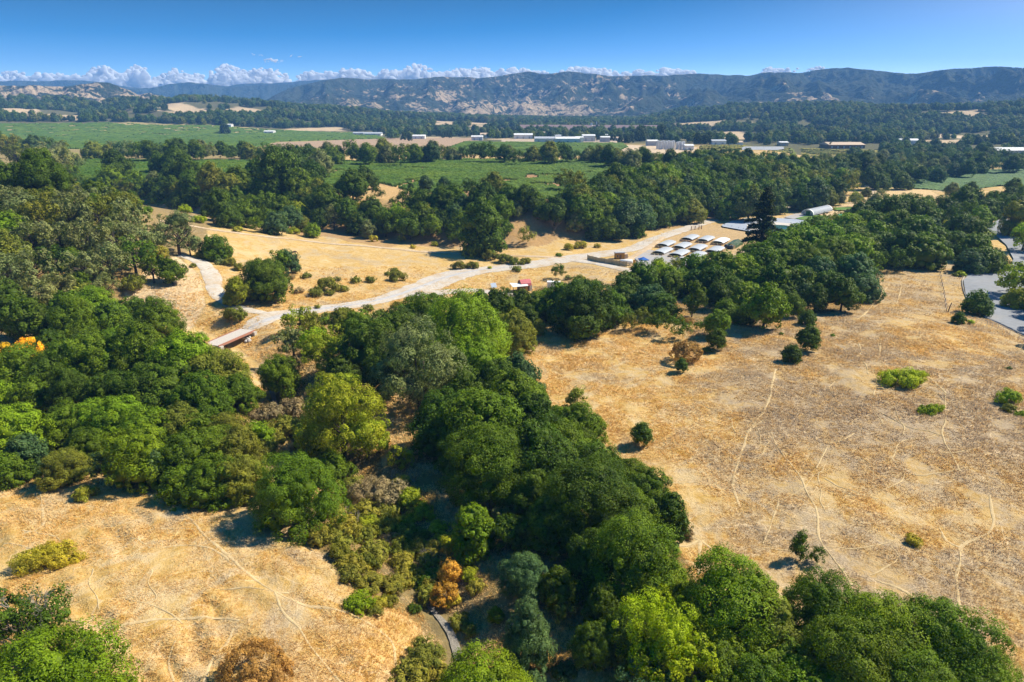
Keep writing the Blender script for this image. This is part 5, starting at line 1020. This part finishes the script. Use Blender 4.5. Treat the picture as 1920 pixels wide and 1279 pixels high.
# vehicles
def wheel(t, x, y, r=.38):
    b = MB(); b.tube([(x, y - .13, r), (x, y + .13, r)], r, 14); w_ = b.build('wheel', M_RUBBER, t); MB().tube([(x, y - .14, r), (x, y + .14, r)], r * .55, 10).build('rim', M_METAL, w_)
def pickup(loc, rz, label, flatbed=False, name='pickup_truck'):
    t = thing(name, label, 'truck', loc, rz)
    if flatbed:
        MB().prism([(.6, .5), (2.7, .5), (2.7, 1.05), (1.95, 1.2), (1.35, 1.85), (.65, 1.85)], -.92, .92).build('cab', M_WHITE, t, .06)
        MB().box(-2.7, .55, -1.0, 1.0, .75, .92).build('flatbed', M_WOOD, t, .02)
        b = MB()
        for s in (-1, 1): b.box(-2.7, .5, s * .98 - .03, s * .98 + .03, .93, 1.25)
        b.box(.46, .53, -.95, .95, .93, 1.7); b.build('stake_rail', M_METAL, t)
        MB().box(-2.6, .6, -.4, .4, .45, .74).build('chassis', M_RUBBER, t)
    else:
        MB().prism([(-2.7, .45), (2.75, .45), (2.75, 1.0), (2.55, 1.12), (1.45, 1.18), (-.75, 1.18), (-.75, 1.2), (-2.7, 1.2)], -.95, .95).build('body', M_WHITE, t, .06)
        MB().prism([(-.8, 1.19), (1.4, 1.19), (.75, 1.82), (-.6, 1.82)], -.84, .84).build('cab', M_WHITE, t, .05)
        MB().box(-2.62, -.88, -.8, .8, 1.205, 1.22).build('bed', M_RUBBER, t)
        b = MB()
        for s in (-1, 1): b.box(-2.65, -.85, s * .88 - .05, s * .88 + .05, 1.2, 1.36)
        b.box(-2.7, -2.6, -.9, .9, 1.2, 1.36); b.build('bed_rail', M_WHITE, t)
    x0, x1, x2 = (.72, 1.35, 1.92) if flatbed else (-.55, .72, 1.36)
    z0, z1 = (1.25, 1.75) if flatbed else (1.24, 1.72)
    for s in (-1, 1):
        yy = (.925 if flatbed else .845) * s; MB().add([(x0, yy, z0), (x2 - .15, yy, z0), (x1 - .05, yy, z1), (x0 + .05, yy, z1), (x0, yy * .98, z0), (x2 - .15, yy * .98, z0), (x1 - .05, yy * .98, z1), (x0 + .05, yy * .98, z1)], [(0, 1, 2, 3), (7, 6, 5, 4), (0, 4, 5, 1), (1, 5, 6, 2), (2, 6, 7, 3), (3, 7, 4, 0)]).build('side_window', M_GLASS, t)
    ww = .8; MB().add([(x2 + .02, -ww, z0 - .02), (x2 + .02, ww, z0 - .02), (x1 + .06, ww * .92, z1 + .02), (x1 + .06, -ww * .92, z1 + .02), (x2 - .05, -ww, z0 - .02), (x2 - .05, ww, z0 - .02), (x1, ww * .92, z1), (x1, -ww * .92, z1)], [(0, 1, 2, 3), (7, 6, 5, 4), (0, 4, 5, 1), (1, 5, 6, 2), (2, 6, 7, 3), (3, 7, 4, 0)]).build('windscreen', M_GLASS, t)
    for a in (-1.75, 1.8):
        for s in (-.85, .85): wheel(t, a, s)
    for s in (-.7, .7): MB().box(2.74, 2.79, s - .16, s + .16, .75, .95).build('headlight', M_METAL, t); MB().box(-2.75, -2.69, s - .1, s + .1, .8, 1.0).build('tail_light', M_PLATE, t)
    return t
pickup(at(1277, 491, .35), -.25, 'white pickup truck parked in front of the silvery tunnels')
pickup(at(816, 573, .1), math.pi - .2, 'white flatbed truck parked on dry grass behind the domed trees', True, 'flatbed_truck')
# pond
PZ = at(1460, 425).z; M_LINER = simple('grey_pond_liner', (.36, .40, .47), .5, .4, .10, .35, dirt=(.45, .46, .48)); M_SAND = simple('pale_pond_silt', (.55, .50, .44), .8, .2, .08, .5)
patch('pond_bank', [(1353, 424), (1373, 416), (1395, 411.5), (1448, 410.5), (1492, 413), (1557, 424.5), (1555, 431), (1535, 434), (1520, 440), (1500, 444), (1440, 441), (1395, 434), (1355, 427)], M_LINER, .45, 4)
patch('pond_edge', [(1400, 424), (1440, 418), (1480, 421), (1510, 427), (1524, 432.5), (1518, 439), (1490, 443), (1440, 439.5), (1400, 432)], M_SAND, .55, 4)
M_WATER, n_, out_ = mat('pond_water'); pw = N(n_, 'BsdfPrincipled'); pw.inputs['Base Color'].default_value = (.035, .13, .15, 1); pw.inputs['Roughness'].default_value = .12; bw = N(n_, 'Bump'); bw.inputs['Strength'].default_value = .12; n_.links.new(noise(n_, .8, 3, .6, objco(n_)), bw.inputs['Height']); n_.links.new(bw.outputs[0], pw.inputs['Normal']); n_.links.new(pw.outputs[0], out_.inputs[0])
patch('water', [(1420, 427), (1440, 424), (1470, 425), (1500, 429.5), (1518, 433.5), (1513, 438.5), (1490, 441.5), (1465, 439.5), (1440, 436.5), (1422, 433)], M_WATER, .65, 4)
# hoop house, plots
a = yaw((1516, 400), (1551, 392)); t = thing('hoop_house', 'large grey hoop house with white ends beyond the pond', 'greenhouse', at(1532, 400), a)
Lh = (at(1551, 394) - at(1511, 402)).length; sheet_arch(Lh, 4.0, .85, .6, .15, 16).build('cover', M_SHADE, t)
for s in (-1, 1):
    sheet_arch(1.2, 4.12, .86, .6, .45, 16).build('end_band', M_WHITE, t, loc=(s * Lh / 2, 0, 0)); MB().prism([(y, .6 + z) for y, z in arch(3.85, 16, .84)], s * (Lh / 2 - .5) - .05, s * (Lh / 2 - .5) + .05, 'x').build('end_wall', M_PLASTIC, t); MB().box(s * (Lh / 2 - .4) - .08, s * (Lh / 2 - .4) + .08, -1.4, 1.4, .0, 2.8).build('door', M_GREENNET, t)
M_VEG = simple('vegetable_bed', (.10, .20, .04), .9, .1, .35, 1.2, dirt=(.20, .17, .08)); M_TEAL = simple('teal_mesh_cover', (.03, .32, .20), .7, .2, .3, .5)
patch('field', [(1492, 411), (1515, 405), (1548, 405.5), (1562, 408), (1540, 414), (1505, 414)], M_VEG, .3, 4); patch('field', [(1562, 391), (1590, 389), (1610, 391), (1590, 396), (1566, 396)], M_VEG, .35, 4)
patch('field', [(1470, 409), (1492, 402), (1520, 403), (1512, 408), (1488, 412)], M_PAD, .25, 4)
rows('crop_cover', [(1558, 408.5), (1582, 401), (1604, 400), (1608, 403), (1590, 408), (1565, 410)], .9, 1.7, 1.5, 1.2, .7, M_TEAL, 14, 'teal netting strips over the far garden plot', .1)
# wire fences
def wire_fence(P, label, hgt=1.4, nw=3, post=.06, dark=False):
    x, y, z, _ = at_many([a for a, b in P], [b for a, b in P]); t = thing('wire_fence', label, 'fence', (x[0], y[0], z[0]))
    L = smooth_line(np.stack([x, y], 1), 6.0); zz = Hh(L[:, 0], L[:, 1]); b = MB()
    for q in range(len(L)): MB().tube([(L[q, 0] - x[0], L[q, 1] - y[0], zz[q] - z[0] - .2), (L[q, 0] - x[0], L[q, 1] - y[0], zz[q] - z[0] + hgt)], post, 5).build('post', M_METAL if not dark else M_WOOD, t)
    for k in range(nw):
        for q in range(len(L) - 1): b.tube([(L[i, 0] - x[0], L[i, 1] - y[0], zz[i] - z[0] + hgt * (k + 1) / nw * .96) for i in (q, q + 1)], .015, 3)
    b.build('wire', M_METAL, t)
wire_fence([(1762, 516), (1768, 545), (1774, 585)], 'dark post fence running down the right meadow edge', 1.5, 5, .09, True)
wire_fence([(1830, 604), (1850, 611), (1870, 618), (1892, 629), (1930, 650)], 'thin metal post fence below the car park corner', 1.5, 3, .06)
wire_fence([(1262, 510), (1310, 501), (1350, 492), (1385, 478)], 'thin wire fence along the near side of the tunnels', 1.7, 4, .05)
wire_fence([(1358, 424), (1385, 430), (1400, 433)], 'wooden post fence at the left corner of the pond', 1.5, 4, .1, True)
wire_fence([(1196, 462), (1225, 450), (1240, 444), (1262, 436)], 'thin wire fence between the road and the tunnels', 1.5, 3, .05)
t = tag(MB().tube([(0, 0, -.3), (.25, 0, 1.6), (.6, 0, 3.1)], [.17, .15, .12], 8).build('leaning_post', M_WOOD), 'thick leaning wooden post at the corner of the right meadow', 'post'); t.location = at(1777, 586)
t = thing('farm_gate', 'weathered wooden corral gate beside the road above the tunnels', 'gate', at(1303, 431), .5)
for x in (-3, 0, 3, 5): MB().box(x - .15, x + .15, -.15, .15, -.2, 2.3).build('post', M_WOOD, t)
MB().box(-3, 5, -.06, .06, .5, .7).box(-3, 5, -.06, .06, 1.2, 1.4).box(-3, 5, -.06, .06, 1.9, 2.1).build('rail', M_TAN, t)
# bridge
zq = at(475, 612).z; p0 = Vector((*flat(396, 648, zq), zq)); p1 = Vector((*flat(464, 619, zq), zq)); d = (p1 - p0); Lb = d.length; rz = math.atan2(d.y, d.x); mid = (p0 + p1) / 2
zb = zq - .15
t = thing('farm_bridge', 'narrow concrete-decked bridge with red girder over the dry creek', 'bridge', (mid.x, mid.y, zb + .35), rz)
MB().box(-Lb / 2, Lb / 2, -2.5, 2.5, -.25, 0).build('deck', M_DECK, t, .02)
for s in (-1, 1): MB().prism([(-Lb / 2, -.5), (Lb / 2, -.5), (Lb / 2, .16), (-Lb / 2, .16)], s * 2.62 - .1, s * 2.62 + .1).build('girder', M_RUST, t)
for s in (-1, 1): MB().box(s * (Lb / 2 - .5) - .6, s * (Lb / 2 - .5) + .6, -3.4, 3.2, -2.6, -.26).build('abutment', M_CONC, t)
rr_ = random.Random(6); BO = []
for k in range(12):
    bm = bmesh.new(); bmesh.ops.create_icosphere(bm, subdivisions=2, radius=rr_.uniform(.35, .75))
    for v in bm.verts: v.co *= rr_.uniform(.82, 1.15)
    me = bpy.data.meshes.new('boulder'); bm.to_mesh(me); bm.free(); me.materials.append(M_ROCK); q = at(461 + rr_.uniform(-7, 8), 635 + rr_.uniform(-5, 7)); o = link('boulder', me, None, (q.x, q.y, q.z + .1))
    BO.append(o)
BO.sort(key=lambda o: project(*o.location)[0])
for k, o in enumerate(BO): tag(o, 'pale angular boulder in the heap beside the bridge, ' + ('leftmost' if k == 0 else 'rightmost' if k == 11 else ORD[k] + ' from the left'), 'boulder', 'pale boulders beside the bridge')
# horse
def skin_body(name, nodes, edges, m, sub=2):
    me = bpy.data.meshes.new(name); me.from_pydata([n_[0] for n_ in nodes], edges, []); o = link(name, me); o.modifiers.new('skin', 'SKIN'); me.skin_vertices[0].data[0].use_root = True
    for i, n_ in enumerate(nodes): me.skin_vertices[0].data[i].radius = n_[1]
    s = o.modifiers.new('sub', 'SUBSURF'); s.levels = s.render_levels = sub; me.materials.append(m)
    dg = bpy.context.evaluated_depsgraph_get(); me2 = bpy.data.meshes.new_from_object(o.evaluated_get(dg)); bpy.data.objects.remove(o); me2.name = name; return me2
M_HORSE = simple('dark_bay_coat', (.045, .025, .018), .6, .3, .2, 4)
nd = [((-.55, 0, 1.2), (.26, .30)), ((0, 0, 1.15), (.27, .30)), ((.55, 0, 1.2), (.24, .30)), ((.85, 0, 1.3), (.15, .22)), ((1.15, 0, 1.0), (.10, .16)), ((1.4, 0, .62), (.09, .12)), ((1.52, 0, .32), (.06, .07)),
      ((-.85, 0, 1.2), (.12, .14)), ((-.98, 0, .75), (.05, .06))]
ed = [(0, 1), (1, 2), (2, 3), (3, 4), (4, 5), (5, 6), (0, 7), (7, 8)]
for s, hx in ((-1, .04), (1, -.1)):
    b0 = len(nd); nd += [((.58 + hx, s * .16, .85), (.10, .12)), ((.60 + hx, s * .17, .45), (.055, .06)), ((.58 + hx, s * .17, .04), (.05, .06))]; ed += [(2, b0), (b0, b0 + 1), (b0 + 1, b0 + 2)]
    b0 = len(nd); nd += [((-.62 + hx, s * .17, .88), (.12, .15)), ((-.78 + hx, s * .18, .52), (.055, .07)), ((-.70 + hx, s * .18, .04), (.05, .06))]; ed += [(0, b0), (b0, b0 + 1), (b0 + 1, b0 + 2)]
t = thing('horse', 'dark brown horse grazing alone on the open dry field', 'horse', at(551, 478), .35); t.scale = (1.15, 1.15, 1.15)
link('body', skin_body('body', nd, ed, M_HORSE), t)
b = MB()
for s in (-1, 1): b.tube([(1.18, s * .07, 1.05), (1.2, s * .09, 1.25)], [.04, .008], 5)
b.build('ear', M_HORSE, t); b = MB(); b.prism([(.75, 1.5), (1.15, 1.14), (1.1, 1.05), (.7, 1.38)], -.03, .03).build('mane', M_RUBBER, t)

# ------------------------------------------------------------------ town, winery, dam
def shed(px, py, wpx_, hm, roofc, wallc, label, dep=.5, rz=None, name='warehouse'):
    p = at(px, py + 2); sc_ = p.length / FPX; wm_ = wpx_ * sc_; t = thing(name, label, 'building', p, 0 if rz is None else rz, 'far buildings of the town')
    D = wm_ * dep * .5 + 4; W_ = wm_ / 2; MB().box(-W_, W_, -D, D, -1, hm).build('wall', wallc, t); MB().prism([(-D - .6, hm), (D + .6, hm), (D + .6, hm + .3), (0, hm + .5 + D * .18), (-D - .6, hm + .3)], -W_ - .6, W_ + .6, 'x').build('roof', roofc, t)
    b = MB(); nn = max(1, int(wm_ / 9))
    for k in range(nn): x = -W_ + (k + .5) * 2 * W_ / nn; b.box(x - 1.4, x + 1.4, -D - .08, -D + .02, 0, hm * .62)
    b.build('doors', M_GREYROOF, t)
SB = [(981, 258, 33, 7, M_WHITE, M_WHITE, 'long white warehouse at the left end of the town'), (1017, 254, 25, 7, M_TAN, M_TAN, 'tan flat-roofed warehouse behind the white ones'), (1024, 258, 14, 5, M_WHITE, M_GREYROOF, 'small white shed below the tan warehouse'),
 (1042, 259, 18, 6, M_GREYROOF, M_WHITE, 'grey-roofed warehouse right of the tan one'), (1023, 265, 40, 6, M_GREYROOF, M_WHITE, 'grey-roofed long shed nearest the green vineyard'), (1063, 267, 42, 7, M_WHITE, M_WHITE, 'longest white warehouse beside the green vineyard'),
 (1086, 266, 13, 8, M_WHITE, M_WHITE, 'tall narrow white building at the vineyard edge'), (1103, 263, 22, 9, M_WHITE, M_METAL, 'white-roofed hall left of the dark conifers'), (1134, 264, 16, 7, M_WHITE, M_GREYROOF, 'white shed between small dark conifers'), (1137, 257, 8, 6, M_WHITE, M_WHITE, 'tiny white house behind the conifers'),
 (1172, 256, 24, 6, M_GREYROOF, M_WHITE, 'pale strip building left of the tall redwoods'), (1222, 271, 18, 6, M_WHITE, M_GREYROOF, 'white open shed at the left of the winery yard'), (1290, 279, 15, 5, M_WHITE, M_WHITE, 'small white office at the right of the winery yard'),
 (920, 256, 36, 6, M_TAN, M_WHITE, 'tan-roofed hall in the trees left of the town'), (895, 261, 20, 6, M_WHITE, M_WHITE, 'white shed beside the tan field'), (673, 251, 18, 4, M_GREYROOF, M_WHITE, 'short grey house at the far vineyard corner'), (700, 252, 30, 4, M_GREYROOF, M_WHITE, 'long grey-roofed house at the far vineyard corner'),
 (786, 258, 22, 5, M_WHITE, M_WHITE, 'white barn between conifers beyond the tan field'), (506, 248, 16, 4, M_WHITE, M_WHITE, 'white farmhouse at the far left vineyard edge'), (1700, 268, 30, 6, M_WHITE, M_WHITE, 'white-roofed hall above the right-hand wood'), (1880, 286, 56, 5, M_WHITE, M_GREYROOF, 'very long white building at the right edge'),
 (1578, 275, 58, 5, M_TAN, M_WOOD, 'long low brown building beyond the yellow vines'), (1345, 269, 24, 5, M_GREYROOF, M_WHITE, 'grey-roofed house right of the winery'), (1380, 271, 18, 5, M_TAN, M_WHITE, 'tan-roofed house behind the yellow-green vines'), (1467, 271, 14, 5, M_WHITE, M_TAN, 'white-roofed house left of the dark round tree'),
 (1838, 266, 12, 6, M_WHITE, M_WHITE, 'small white house among trees at the upper right'), (1155, 262, 10, 5, M_TAN, M_WHITE, 'tan-roofed cottage left of the redwoods'), (1450, 241, 8, 5, M_REDROOF, M_WHITE, 'red-roofed house on the wooded slope'), (430, 236, 10, 5, M_WHITE, M_WHITE, 'white house at the foot of the left hills'), (1060, 251, 20, 6, M_WHITE, M_TAN, 'white hall half hidden in the town trees')]
for a in SB: shed(*a)
# winery tanks
TK = [1233, 1238, 1243, 1248, 1253, 1258, 1262, 1269, 1273, 1277, 1281]
for k, x in enumerate(TK):
    p = at(x, 279 + (k % 2) * 1.2); b = MB(); r = 1.9; h_ = 9.5 if k < 7 else 8.5
    t = thing('wine_tank', 'tall steel winery tank, %s in its line on the pale yard' % (['leftmost'] + [o + ' from the left' for o in ORD[1:10]] + ['rightmost'])[k], 'tank', p, 0, 'steel winery tanks')
    b.tube([(0, 0, -.5), (0, 0, h_), (0, 0, h_ + .7)], [r, r, .4], 16).build('tank_shell', M_STEEL, t, smooth=False); MB().tube([(-r * .7, -r - .15, h_ + .3), (r * .7, -r - .15, h_ + .3)], .12, 4).tube([(r * .6, -r - .1, -.3), (r * .6, -r - .1, h_ + 1.2)], .1, 4).build('ladder', M_METAL, t)
# solar array
p = at(1426, 282); t = thing('solar_array', 'long pale strip of solar panels in the yellow-green vineyard', 'solar array', p, -.05)
for q in range(3):
    b = MB(); y0 = q * 9.; b.add([(-22 + q * 4, y0, .6), (22 + q * 6, y0, .6), (22 + q * 6, y0 + 4, 3.4), (-22 + q * 4, y0 + 4, 3.4), (-22 + q * 4, y0, .5), (22 + q * 6, y0, .5), (22 + q * 6, y0 + 4, 3.3), (-22 + q * 4, y0 + 4, 3.3)], [(0, 1, 2, 3), (7, 6, 5, 4), (0, 4, 5, 1), (1, 5, 6, 2), (2, 6, 7, 3), (3, 7, 4, 0)]).build('panel_row', M_GREYROOF, t)
# earth dam
M_DAM = simple('dam_embankment', (.30, .21, .20), .95, .05, .10, .08, dirt=(.26, .20, .21))
pl = at(975, 247); pr_ = at(1235, 247); Ld = (pr_ - pl).length; t = thing('earth_dam', 'long flat-topped purplish earth dam behind the town', 'dam', ((pl + pr_) / 2), math.atan2(pr_.y - pl.y, pr_.x - pl.x)); zz_ = (235 - 204.) / FPX
Dm = (pl + pr_).length / 2; ht = CAM_H - (231 - 203.5) / FPX * Dm - t.location.z; ht = max(8, ht); print('dam', Dm, ht)
MB().prism([(-ht * 2.4, -2), (-ht * 1.25, ht * .48), (-ht * 1.1, ht * .50), (-4, ht), (4, ht), (ht * 2, -2)], -Ld / 2, Ld / 2, 'x').build('embankment', M_DAM, t)
b = MB(); b.add([(x, y, z) for x in (8., 11.) for y, z in ((-ht * 2.3 - .3, .3), (-4.2, ht + .2), (-4.0, ht - .4), (-ht * 2.3, -.6))], [(0, 1, 2, 3), (7, 6, 5, 4), (0, 4, 5, 1), (1, 5, 6, 2), (2, 6, 7, 3), (3, 7, 4, 0)]); b.build('spillway', M_CONC, t); MB().box(4, 9, -3, 3, ht, ht + 5).box(18, 20, -1, 1, ht, ht + 8).build('control_tower', M_WHITE, t)

# ------------------------------------------------------------------ haze: the air of the valley
mh, nh, oh = mat('haze_air'); pv = N(nh, 'VolumePrincipled'); pv.inputs['Color'].default_value = HAZE_C; pv.inputs['Density'].default_value = HAZE_D; pv.inputs['Anisotropy'].default_value = .0
nh.links.new(pv.outputs[0], oh.inputs['Volume'])
hz = MB().box(-8400, 8400, -400, 8400, -30, 620).build('haze', mh); tag(hz, kind='stuff')
hz.visible_shadow = True
